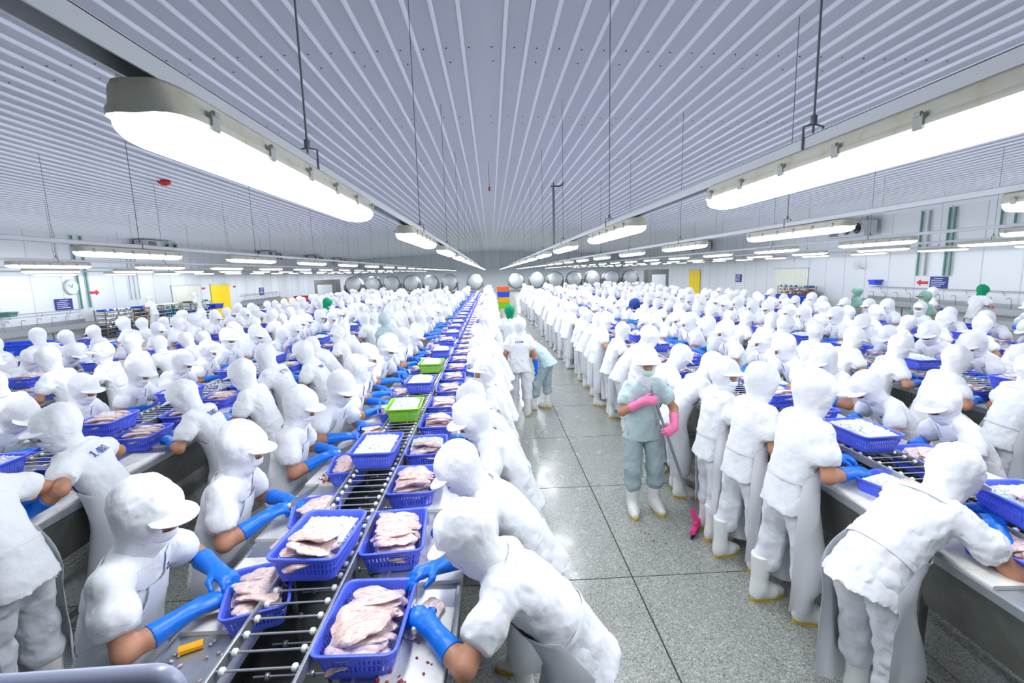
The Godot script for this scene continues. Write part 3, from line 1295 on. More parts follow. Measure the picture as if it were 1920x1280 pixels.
func heap_spots(sd: int, n: int) -> Array:
	var r := RandomNumberGenerator.new()
	r.seed = sd
	var out := []
	for i in n:
		var b := Basis(Vector3.UP, r.randf_range(-0.55, 0.55) + PI * r.randi_range(0, 1)) * Basis(Vector3.RIGHT, r.randf_range(-0.5, 0.5) * (0.35 + 0.65 * i / n)) * Basis(Vector3.BACK, r.randf_range(-0.2, 0.2) * (0.3 + 0.7 * i / n))
		var z := -0.124 + 0.248 * fposmod(i * 0.382 + r.randf_range(-0.05, 0.05), 1.0)
		var y := 0.058 + 0.074 * float(i) / n - absf(z) * 0.12
		out.append(Transform3D(b.scaled_local(Vector3(0.92, 1.0, 1.0)), Vector3(r.randf_range(-0.014, 0.014), y, z)))
	return out

func make_ice(sd: int) -> Geo:
	var g := Geo.new()
	var r := RandomNumberGenerator.new()
	r.seed = sd
	for i in 900:
		var x := r.randf_range(-0.105, 0.105)
		var z := r.randf_range(-0.15, 0.15)
		var d := maxf(absf(x) / 0.115, absf(z) / 0.16)
		var y := 0.085 + 0.05 * (1.0 - d * d) + r.randf_range(-0.012, 0.006)
		var s := r.randf_range(0.008, 0.02)
		g.box(Vector3(x, y, z), Vector3(s, s * 0.7, s * 1.2), Basis.from_euler(Vector3(r.randf() * 3.0, r.randf() * 3.0, r.randf() * 3.0)))
	# packed core
	g.box(Vector3(0, 0.065, 0), Vector3(0.22, 0.08, 0.31))
	return g

var n_fillets := 0
func put_basket(at: Vector3, turn: float, label: String, group: String, fill: int, detail: bool, m: Material = null, size := 1.0) -> void:
	var b := part("basket", basket_mesh)
	if m:
		b.material_override = m
	b.position = at
	b.rotation.y = turn
	b.scale = Vector3(size, size, size)
	tag(b, label, "basket", group)
	var t := b.transform
	if fill == 2 or fill == 3:
		var ic := part("ice_heap", ice_heap)
		ic.transform = t
		if fill == 2:
			ic.transform = t * Transform3D(Basis.IDENTITY.scaled(Vector3(1.0, 0.94, 0.62)), Vector3(0, 0.0, -0.05))
		tag(ic, "crushed ice in " + label, "ice", "", "stuff")
	if detail and fill != 3:
		var n := 20 if fill == 1 else 7
		var sp := heap_spots(int(at.x * 1000.0) * 31 + int(at.z * 1000.0), n)
		for i in n:
			var tr: Transform3D = sp[i]
			if fill == 2:
				tr.origin.z = 0.03 + absf(tr.origin.z) * 0.9
				tr.origin.y += 0.02
			var f := part("fish_fillet", fillets[i % fillets.size()])
			f.transform = t * tr
			if i % 3 == 0:
				f.material_override = M.fish_pale
			var where := "topmost" if i == n - 1 else ("upper " if i > n / 2 else "buried ") + ("front" if tr.origin.z > 0.0 else "rear")
			var short := label.replace(" from camera", "")
			tag(f, "%s fish fillet in %s" % [where, short], "fish fillet", "fillets in " + short)
			n_fillets += 1
	elif fill != 3:
		heaps.append(t)
var heaps := []

func lines() -> void:
	basket_mesh = gm(make_basket(), M.basket)
	for i in 6:
		fillets.append(am(make_fillet(100 + i * 7, 0.0085), M.fish))
	var hg := Geo.new()
	var lows := [make_fillet(201, 0.012), make_fillet(202, 0.012)]
	var sp := heap_spots(77, 20)
	for i in 20:
		hg.put(lows[i % 2], sp[i])
	fillet_heap = gm(hg, M.fish)
	ice_heap = gm(make_ice(9), M.ice)
	# --- one table module
	var gt := Geo.new()   # top with rolled edges and the trough between
	gt.box(Vector3(-0.365, TABLE_Y - 0.004, 0), Vector3(0.31, 0.008, MODULE))
	gt.box(Vector3(0.345, TABLE_Y - 0.004, 0), Vector3(0.37, 0.008, MODULE))
	var top := gm(gt, M.steel)
	var ge := Geo.new()
	ge.bar(Vector3(0, 0, 0), Vector3(0.022, 0.05, MODULE - 0.004), 0.006, 2)
	var lip := gm(ge, M.steel)
	var gs := Geo.new()
	gs.box(Vector3.ZERO, Vector3(0.006, 0.30, MODULE - 0.01), Basis(Vector3.BACK, 0.22))
	var skirt := gm(gs, M.steel_dull)
	var gs2 := Geo.new()
	gs2.box(Vector3.ZERO, Vector3(0.006, 0.30, MODULE - 0.01), Basis(Vector3.BACK, -0.22))
	var skirt2 := gm(gs2, M.steel_dull)
	var gtr := Geo.new()
	gtr.box(Vector3(0, 0.56, 0), Vector3(0.90, 0.012, MODULE - 0.01))
	var trough := gm(gtr, M.steel_dull)
	var gl := Geo.new()
	gl.bar(Vector3(0, 0.43, 0), Vector3(0.045, 0.83, 0.045), 0.008, 1)
	gl.lathe(PackedVector2Array([Vector2(0.0, 0.025), Vector2(0.03, 0.02), Vector2(0.034, 0.0)]), 10)
	var leg := gm(gl, M.steel_dull)
	var gb := Geo.new()
	gb.bar(Vector3(0, 0.18, 0), Vector3(0.03, 0.03, MODULE), 0.006, 2)
	var brace := gm(gb, M.steel_dull)
	# --- conveyor module: ladder of rods with white hubs on two rails, a lower deck and a narrow side track
	var gr := Geo.new()
	gr.tube(PackedVector3Array([Vector3(-0.13, 0, 0), Vector3(0.13, 0, 0)]), 0.0042, 6)
	var rod := gm(gr, M.rod)
	var gh := Geo.new()
	for s in [0.0]:
		gh.lathe(PackedVector2Array([Vector2(0.0, -0.009), Vector2(0.009, -0.009), Vector2(0.0125, -0.005), Vector2(0.0125, 0.005), Vector2(0.009, 0.009), Vector2(0.0, 0.009)]), 10, Transform3D(Basis(Vector3.BACK, PI / 2), Vector3.ZERO))
	var hubs := gm(gh, M.hub)
	var grail := Geo.new()
	grail.bar(Vector3.ZERO, Vector3(0.012, 0.05, MODULE), 0.003, 2)
	var crail := gm(grail, M.steel)
	var far_rods := Geo.new()
	for i in 32:
		far_rods.put(gr.arrays(), Transform3D(Basis.IDENTITY, Vector3(0, 0, -MODULE * 0.5 + (i + 0.5) * 0.075)))
		for s in [-0.112, 0.112]:
			far_rods.put(gh.arrays(), Transform3D(Basis.IDENTITY, Vector3(s, 0, -MODULE * 0.5 + (i + 0.5) * 0.075)))
	var far_deck := gm(far_rods, M.hub)
	var low_rods := Geo.new()
	for i in 16:
		low_rods.put(gr.arrays(), Transform3D(Basis.IDENTITY, Vector3(0, 0, -MODULE * 0.5 + (i + 0.5) * 0.15)))
		for s in [-0.08, 0.08]:
			low_rods.put(gh.arrays(), Transform3D(Basis.IDENTITY, Vector3(s, 0, -MODULE * 0.5 + (i + 0.5) * 0.15)))
	var low_deck := gm(low_rods, M.steel)
	var nar := Geo.new()
	for i in 48:
		var z := -MODULE * 0.5 + (i + 0.5) * 0.05
		nar.tube(PackedVector3Array([Vector3(-0.048, 0, z), Vector3(0.048, 0, z)]), 0.005, 6)
		nar.box(Vector3(-0.03, 0.002, z), Vector3(0.012, 0.016, 0.03))
		nar.box(Vector3(0.03, 0.002, z), Vector3(0.012, 0.016, 0.03))
	var side_deck := gm(nar, M.steel_dull)
	var rng2 := RandomNumberGenerator.new()
	rng2.seed = 12
	for li in LINES.size():
		var cx: float = LINES[li]
		var ln: String = LINE_NAMES[li]
		for k in 12:
			var z := 0.2 - MODULE * (k + 0.5)
			var t := thing("steel_table", "stainless work table, %s section from camera of %s" % [nth(k), ln], "table", Vector3(cx, 0, z), 0.0, "stainless work tables")
			part("tabletop", top, t)
			for s in [-1.0, 1.0]:
				var e := part("edge_lip", lip, t)
				e.position = Vector3(0.52 * s + 0.0, TABLE_Y - 0.02, 0)
				if k < 5:
					var sk := part("side_skirt", skirt if s < 0 else skirt2, t)
					sk.position = Vector3(0.48 * s, 0.70, 0)
					var br := part("brace", brace, t)
					br.position = Vector3(0.44 * s, 0, 0)
					for zz in [-1.0, 0.2]:
						var lg := part("leg", leg, t)
						lg.position = Vector3(0.44 * s, 0, zz)
			part("trough", trough, t)
			var c := thing("roller_conveyor", "roller conveyor, %s section from camera of %s" % [nth(k), ln], "conveyor", Vector3(cx - 0.065, 0.99, z), 0.0, "roller conveyors")
			for x in [-0.136, 0.136]:
				var r := part("side_rail", crail, c)
				r.position = Vector3(x, -0.012, 0)
			var fine: bool = (li == 0 and k < 3) or ((li == 1 or li == 4) and k < 3)
			if fine:
				for i in 32:
					var r := part("roller_rod", rod, c)
					r.position = Vector3(0, 0, -MODULE * 0.5 + (i + 0.5) * 0.075)
					for hx in [-0.112, 0.112]:
						part("hub", hubs, r).position.x = hx
			else:
				part("rollers", far_deck, c).set_meta("kind", "stuff")
			if k < 6:
				var lo := part("lower_deck", low_deck, c)
				lo.position = Vector3(0, -0.2, 0)
				lo.set_meta("kind", "stuff")
				var sd := part("side_track", side_deck, c)
				sd.position = Vector3(0.215, -0.125, 0)
				sd.set_meta("kind", "stuff")
				var sr := part("side_rail", crail, c)
				sr.position = Vector3(0.272, -0.12, 0)
				for zz in [-0.9, 0.3]:
					for x in [-0.136, 0.136]:
						var po := part("support_post", bm(Vector3(0.02, 0.36, 0.03), M.steel_dull, 0.004, 1), c)
						po.position = Vector3(x, -0.22, zz)
	baskets_and_boards(rng2)

func baskets_and_boards(r: RandomNumberGenerator) -> void:
	var board := bm(Vector3(0.22, 0.018, 0.46), M.board, 0.004, 2)
	var budget := 330
	var mmt := []
	for li in LINES.size():
		var cx: float = LINES[li]
		var ln: String = LINE_NAMES[li]
		# cutting boards
		for s in [-1.0, 1.0]:
			var z := -1.86 if s < 0 else -1.46
			var i := 0
			var lim := -15.0 if li == 0 else (-9.0 if li in [1, 4] else -6.5)
			if li == 3 and s < 0:
				continue
			while z > lim:
				var b := part("cutting_board", board)
				b.position = Vector3(cx + s * 0.405 + r.randf_range(-0.01, 0.01), TABLE_Y + 0.010, z)
				b.rotation.y = r.randf_range(-0.08, 0.08)
				tag(b, "white cutting board, %s from camera on %s side of %s" % [nth(i), "left" if s < 0 else "right", ln], "cutting board", "white cutting boards")
				z -= 0.62
				i += 1
	# baskets: [x offset, y, first z, step, name of track]
	var tracks := [[0.215, 0.885, -1.55, 0.56, "right track"], [-0.275, 0.884, -1.76, 0.62, "left bench"], [-0.065, 1.006, -1.90, 0.98, "roller deck"]]
	for li in [0, 4, 1, 5, 2, 6, 3]:
		var cx: float = LINES[li]
		var ln: String = LINE_NAMES[li]
		for tk in tracks.size():
			var t: Array = tracks[tk]
			var z: float = t[2]
			var i := 0
			if li == 3 and tk == 1:
				continue
			while z > -27.5:
				var at := Vector3(cx + t[0] + r.randf_range(-0.012, 0.012), t[1], z)
				var turn := r.randf_range(-0.09, 0.09)
				var fill := 1
				var mt: Material = null
				if tk == 1:
					turn += 0.25
				if tk == 2:
					fill = 2 if i % 2 == 0 else 3
					if li == 0 and i in [2, 4]:
						mt = M.basket_green
						fill = 3
				elif r.randf() < 0.18:
					fill = 2
				var near := z > (-20.0 if li == 0 else (-11.0 if li in [1, 4] else -8.5))
				if near and budget > 0:
					budget -= 1
					var detail: bool = (li == 0 and z > -3.9) or (li == 4 and z > -3.2) or (li == 1 and z > -3.6 and z < -2.2)
					var label := "%s basket from camera on %s of %s" % [nth(i), t[4], ln]
					if mt:
						label = "lime green basket, %s, on roller deck of %s" % ["nearer one" if i == 2 else "farther one", ln]
					put_basket(at, turn, label, "plastic fish baskets", fill, detail and n_fillets < 290, mt, 0.84 if tk == 1 else 1.0)
				else:
					mmt.append(Transform3D(Basis(Vector3.UP, turn).scaled(Vector3.ONE * (0.84 if tk == 1 else 1.0)), at))
					heaps.append(mmt.back())
				z -= t[3] * (1.0 if tk < 2 else r.randf_range(0.9, 1.1))
				i += 1
	multi("far_baskets", basket_mesh, mmt, "blue baskets crowded together on the far tables", "baskets")
	multi("fillet_heaps", fillet_heap, heaps, "heaps of pink fish fillets filling the farther baskets", "fish fillets")

func multi(called: String, m: Mesh, ts: Array, label: String, cat: String) -> void:
	var mm := MultiMesh.new()
	mm.transform_format = MultiMesh.TRANSFORM_3D
	mm.mesh = m
	mm.instance_count = ts.size()
	for i in ts.size():
		mm.set_instance_transform(i, ts[i])
	var o := MultiMeshInstance3D.new()
	o.name = numbered(called)
	o.multimesh = mm
	add_child(o)
	tag(o, label, cat, "", "stuff")

# ---------------------------------------------------------------- placing the people
var LIB := {}
var boot_mesh: ArrayMesh
var sole_mesh: ArrayMesh

func poses() -> Dictionary:
	var V := func(x, y, z): return Vector3(x, y, z)
	return {
		# generic workers at the tables
		"g0": {"lean": 20.0, "head": 44.0, "handl": Vector3(0.10, 1.075, 0.302), "handr": Vector3(-0.13, 1.085, 0.274), "seed": 1},
		"g1": {"lean": 30.0, "head": 52.0, "headyaw": 14.0, "handl": Vector3(0.13, 1.065, 0.331), "handr": Vector3(-0.08, 1.075, 0.317), "seed": 2, "curlr": 1.2},
		"g2": {"lean": 13.0, "head": 40.0, "headyaw": -12.0, "handl": Vector3(0.07, 1.085, 0.259), "handr": Vector3(-0.15, 1.085, 0.266), "seed": 3, "elbow": 1.0},
		"g3": {"lean": 40.0, "head": 62.0, "handl": Vector3(0.12, 1.055, 0.360), "handr": Vector3(-0.10, 1.055, 0.338), "seed": 4, "curll": 1.2},
		"g4": {"lean": 17.0, "head": 22.0, "headyaw": 32.0, "handl": Vector3(0.16, 1.085, 0.288), "handr": Vector3(-0.10, 1.065, 0.288), "seed": 5},
		"g5": {"lean": 25.0, "head": 48.0, "headyaw": -24.0, "twist": -10.0, "handl": Vector3(0.05, 1.085, 0.346), "handr": Vector3(-0.18, 1.065, 0.288), "seed": 6},
		# those close to the camera
		"front_a": {"lean": 16.0, "head": 42.0, "handl": Vector3(0.17, 1.105, 0.288), "handr": Vector3(-0.04, 1.065, 0.288), "elbow": 1.1, "seed": 11, "cell": 0.012, "glovecell": 0.005, "curll": 0.7, "curlr": 1.25, "cuff": 0.66},
		"front_b": {"lean": 15.0, "head": 40.0, "headyaw": 6.0, "handl": Vector3(0.15, 1.085, 0.302), "handr": Vector3(-0.08, 1.105, 0.259), "seed": 12, "cell": 0.012, "glovecell": 0.005, "curlr": 1.35, "curll": 0.6},
		"front_c": {"lean": 12.0, "head": 44.0, "handl": Vector3(0.14, 1.085, 0.274), "handr": Vector3(-0.05, 1.095, 0.266), "seed": 13, "curlr": 1.2},
		"bend_near": {"lean": 46.0, "head": 58.0, "headyaw": -8.0, "handl": Vector3(0.17, 1.07, 0.46), "handr": Vector3(-0.15, 1.10, 0.50), "elbow": 0.9, "seed": 14, "cell": 0.012, "glovecell": 0.005, "curll": 1.3, "curlr": 0.6, "cuff": 0.7},
		"bend_deep": {"lean": 52.0, "head": 62.0, "headyaw": 10.0, "handl": Vector3(0.08, 1.06, 0.50), "handr": Vector3(-0.14, 1.06, 0.44), "elbow": 0.5, "seed": 15, "cell": 0.012, "glovecell": 0.006, "curlr": 1.0, "cuff": 0.5, "apronlow": 0.10},
		"stand_work": {"lean": 9.0, "head": 34.0, "handl": Vector3(0.06, 1.055, 0.274), "handr": Vector3(-0.15, 1.035, 0.266), "elbow": 0.4, "seed": 16, "cell": 0.0125, "apronlow": 0.12, "footl": Vector3(0.12, 0, -0.10), "footr": Vector3(-0.12, 0, 0.06)},
		"look_round": {"lean": 8.0, "head": 26.0, "headyaw": -64.0, "handl": Vector3(0.10, 1.065, 0.274), "handr": Vector3(-0.14, 1.065, 0.259), "seed": 17},
		"back_wide": {"lean": 24.0, "head": 40.0, "headyaw": 26.0, "handl": Vector3(0.34, 1.035, 0.216), "handr": Vector3(-0.28, 1.065, 0.259), "elbow": 1.2, "seed": 18, "cell": 0.012, "apronlow": 0.14},
		"sweeper": {"lean": 3.0, "head": 20.0, "handr": Vector3(-0.06, 1.20, 0.18), "handl": Vector3(0.22, 0.95, 0.25), "elbow": 1.0, "hdr": Vector3(0.75, 0.15, 0.45), "hnr": Vector3(0.2, -0.3, -0.9), "hdl": Vector3(-0.75, -0.25, 0.45), "hnl": Vector3(-0.1, -0.3, -0.9), "curlr": 1.3, "curll": 1.3, "apron": false, "seed": 19, "cell": 0.012, "glovecell": 0.005, "footl": Vector3(0.13, 0, 0.04), "footr": Vector3(-0.12, 0, 0.08)},
		"stoop": {"lean": 56.0, "head": 50.0, "handl": Vector3(0.10, 0.78, 0.44), "handr": Vector3(-0.12, 0.80, 0.42), "apron": false, "seed": 20, "footl": Vector3(0.12, 0, 0.10), "footr": Vector3(-0.12, 0, -0.08)},
		"walk": {"lean": 2.0, "head": 18.0, "handl": Vector3(0.27, 0.82, 0.06), "handr": Vector3(-0.27, 0.82, 0.02), "elbow": 0.8, "apron": false, "seed": 21, "hdl": Vector3(0.05, -1, 0.1), "hdr": Vector3(-0.05, -1, 0.1), "hnl": Vector3(-1, 0, 0), "hnr": Vector3(1, 0, 0), "curll": 0.5, "curlr": 0.5},
	}

func make_boot() -> void:
	var f := Field.new()
	f.cap(Vector3(0, 0.11, -0.035), Vector3(0, 0.345, -0.03), 0.052, 0.066, 0.04, true)
	f.cap(Vector3(0, 0.052, -0.055), Vector3(0, 0.048, 0.06), 0.046, 0.048, 0.04)
	f.cap(Vector3(0, 0.048, 0.06), Vector3(0, 0.040, 0.125), 0.047, 0.038, 0.03)
	f.cap(Vector3(0, 0.11, -0.03), Vector3(0, 0.06, 0.05), 0.048, 0.042, 0.04)
	var a := f.mesh(0.011)
	var v: PackedVector3Array = a[Mesh.ARRAY_VERTEX]
	for i in v.size():
		v[i].y = maxf(v[i].y, 0.018)
	boot_mesh = am(Field.finish(v, a[Mesh.ARRAY_INDEX]), M.boot)
	var pr := PackedVector2Array()
	for i in 20:
		var t := TAU * i / 20.0
		var z := cos(t)
		var w := 0.043 + 0.010 * z
		pr.append(Vector2(sin(t) * w, 0.035 + z * 0.135))
	pr.reverse()
	var g := Geo.new()
	g.prism(pr, Vector3.ZERO, Vector3(0, 0.024, 0), Vector3.RIGHT, Vector3.BACK)
	sole_mesh = gm(g, M.sole)

func lib(name: String, o: Dictionary) -> void:
	var r := person_arrays(o)
	var e := {"k": r.k, "o": o}
	for key in r:
		if key != "k":
			e[key] = am(r[key])
	LIB[name] = e

const STATURE := 0.915
const LOOKS := {
	"white": {"shirt": "cotton", "trousers": "trouser", "hood": "hoodcloth", "mask": "mask", "glove": "glove"},
	"mint": {"shirt": "mint", "trousers": "mint_dark", "hood": "hoodcloth", "mask": "mask_mint", "glove": "glove_pink"},
	"mint_hood": {"shirt": "mint", "trousers": "mint_dark", "hood": "mint", "mask": "mask_mint", "glove": "glove"},
	"green_cap": {"shirt": "cotton", "trousers": "trouser", "hood": "green_cloth", "mask": "mask", "glove": "glove"},
	"sage": {"shirt": "sage", "trousers": "sage", "hood": "sage", "mask": "mask_mint", "glove": "glove"},
	"navy_cap": {"shirt": "cotton", "trousers": "trouser", "hood": "navy_cloth", "mask": "mask", "glove": "glove"},
}

func person(pose: String, label: String, at: Vector3, turn: float, sc: float, look := "white", group := "") -> Node3D:
	var e: Dictionary = LIB[pose]
	var L: Dictionary = LOOKS[look]
	var p := thing("person", label, "person", at, turn, group)
	p.scale = Vector3.ONE * sc * STATURE
	var body := part("body", e.body, p, M.skin)
	for s in ["1", "-1"]:
		part("eye", e["eye" + s], body, M.hair)
		part("eyebrow", e["brow" + s], body, M.hair)
	var sh := part("shirt", e.shirt, p, M[L.shirt])
	part("collar", e.collar, sh, M[L.shirt])
	part("trousers", e.trousers, p, M[L.trousers])
	var ho := part("hood", e.hood, p, M[L.hood])
	part("visor", e.visor, ho, M[L.hood])
	part("face_mask", e.mask, p, M[L.mask])
	part("glove", e.glove1, p, M[L.glove])
	part("glove", e["glove-1"], p, M[L.glove])
	if e.has("apron"):
		var ap := part("apron", e.apron, p, M.apron)
		part("apron_tie", e.tie, ap, M.cotton)
	for s in ["1", "-1"]:
		var b := part("boot", boot_mesh, p)
		b.position = e.k["F" + s]
		b.rotation.y = 0.18 if s == "1" else -0.12
		var so := part("sole", sole_mesh, b)
		so.set_meta("label", "yellow rubber sole")
	return p

# a knife closed in one hand; a thing of its own
func hold_knife(p: Node3D, pose: String, s: int, dir: Vector3, label: String) -> void:
	var k: Dictionary = LIB[pose].k
	var o: Dictionary = LIB[pose].o
	var T: Vector3 = k["T%d" % s]
	var fd: Vector3 = (T - k["E%d" % s]).normalized()
	var hd: Vector3 = o.get("hdl" if s > 0 else "hdr", (fd + Vector3(0, -0.1, 0.15)).normalized())
	var grip := p.transform * (T + hd * 0.09 + Vector3(0, -0.012, 0))
	var x := (p.transform.basis.orthonormalized() * dir).normalized()
	var z := x.cross(Vector3.UP).normalized()
	var t := thing("fillet_knife", label, "knife")
	t.transform = Transform3D(Basis(x, z.cross(x).normalized(), z), grip + x * 0.05)
	var m := knife_mesh()
	part("blade", m[0], t)
	part("handle", m[1], t)

# number printed on the back of a shirt, laid onto the cloth
func back_print(p: Node3D, pose: String, text: String, size := 0.062) -> void:
	var k: Dictionary = LIB[pose].k
	var f := Field.new()
	shirt_prims(f, k)
	f.noise = cloth_noise(LIB[pose].o.seed)
	f.amp = 0.016
	f.stretch = Vector3(1, 0.8, 1)
	print_on(p.get_node("shirt"), f, text, size, k.C + k.up1 * 0.075, -k.sd, k.up1, -k.fw)

func chest_print(p: Node3D, pose: String) -> void:
	# small blue fish-like emblem on the left breast
	var k: Dictionary = LIB[pose].k
	var f := Field.new()
	shirt_prims(f, k)
	f.noise = cloth_noise(LIB[pose].o.seed)
	f.amp = 0.016
	f.stretch = Vector3(1, 0.8, 1)
	var c: Vector3 = k.C + k.up1 * 0.06 + k.sd * 0.072
	var rows := []
	for i in 5:
		var row := []
		for j in 9:
			var u := -1.0 + j / 4.0
			var w := 0.010 * sqrt(maxf(0.02, 1.0 - u * u))
			row.append(lay(f, c + k.sd * (u * 0.024) + k.up1 * (w * (i / 2.0 - 1.0)), k.fw, 0.006))
		rows.append(row)
	part("emblem", am(sheet(rows, 0.001)), p.get_node("shirt"), M.ink).set_meta("label", "small blue printed emblem")

func lay(f: Field, q: Vector3, n: Vector3, off: float) -> Vector3:
	var r := 0.3
	for st in 30:
		var e := f.all(q + n * r)
		if e < 0.0015:
			break
		r -= e * 0.7
	return q + n * (r + off)

func print_on(parent: Node3D, f: Field, text: String, size: float, c: Vector3, right: Vector3, up: Vector3, n: Vector3) -> void:
	var tm := TextMesh.new()
	var fo := SystemFont.new()
	fo.font_names = PackedStringArray(["Droid Serif"])
	fo.font_weight = 700
	tm.font = fo
	tm.text = text
	tm.font_size = 32
	tm.pixel_size = size / 32.0
	tm.depth = 0.0
	tm.curve_step = 2.0
	var arr := tm.surface_get_arrays(0)
	var v: PackedVector3Array = arr[Mesh.ARRAY_VERTEX]
	var nn: PackedVector3Array = arr[Mesh.ARRAY_NORMAL]
	for i in v.size():
		v[i] = lay(f, c + right * v[i].x + up * v[i].y, n, 0.006)
		nn[i] = n
	arr[Mesh.ARRAY_VERTEX] = v
	arr[Mesh.ARRAY_NORMAL] = nn
	for i in [Mesh.ARRAY_TANGENT, Mesh.ARRAY_TEX_UV, Mesh.ARRAY_TEX_UV2]:
		arr[i] = null
	var o := part("printed_number", am(arr), parent, M.ink)
	o.set_meta("label", "number %s printed in blue" % text)

# one plain mesh with three surfaces, for those far away
func far_mesh(o: Dictionary) -> ArrayMesh:
	o = o.duplicate()
	o.cell = 0.027
	o.erase("glovecell")
	var r := person_arrays(o)
	var w := Geo.new()
	for key in ["shirt", "trousers", "hood", "apron", "visor", "mask"]:
		if r.has(key):
			w.put(r[key], Transform3D.IDENTITY)
	for s in ["1", "-1"]:
		var c: Vector3 = r.k["F" + s]
		w.bar(c + Vector3(0, 0.05, 0.02), Vector3(0.085, 0.08, 0.24), 0.02, 2)
		w.tube(PackedVector3Array([c + Vector3(0, 0.06, -0.03), c + Vector3(0, 0.33, -0.03)]), 0.055, 8)
	var gl := Geo.new()
	gl.put(r["glove1"], Transform3D.IDENTITY)
	gl.put(r["glove-1"], Transform3D.IDENTITY)
	var m := ArrayMesh.new()
	m.add_surface_from_arrays(Mesh.PRIMITIVE_TRIANGLES, w.arrays())
	m.add_surface_from_arrays(Mesh.PRIMITIVE_TRIANGLES, r.body)
	m.add_surface_from_arrays(Mesh.PRIMITIVE_TRIANGLES, gl.arrays())
	m.surface_set_material(0, M.cotton)
	m.surface_set_material(1, M.skin)
	m.surface_set_material(2, M.glove)
	return m

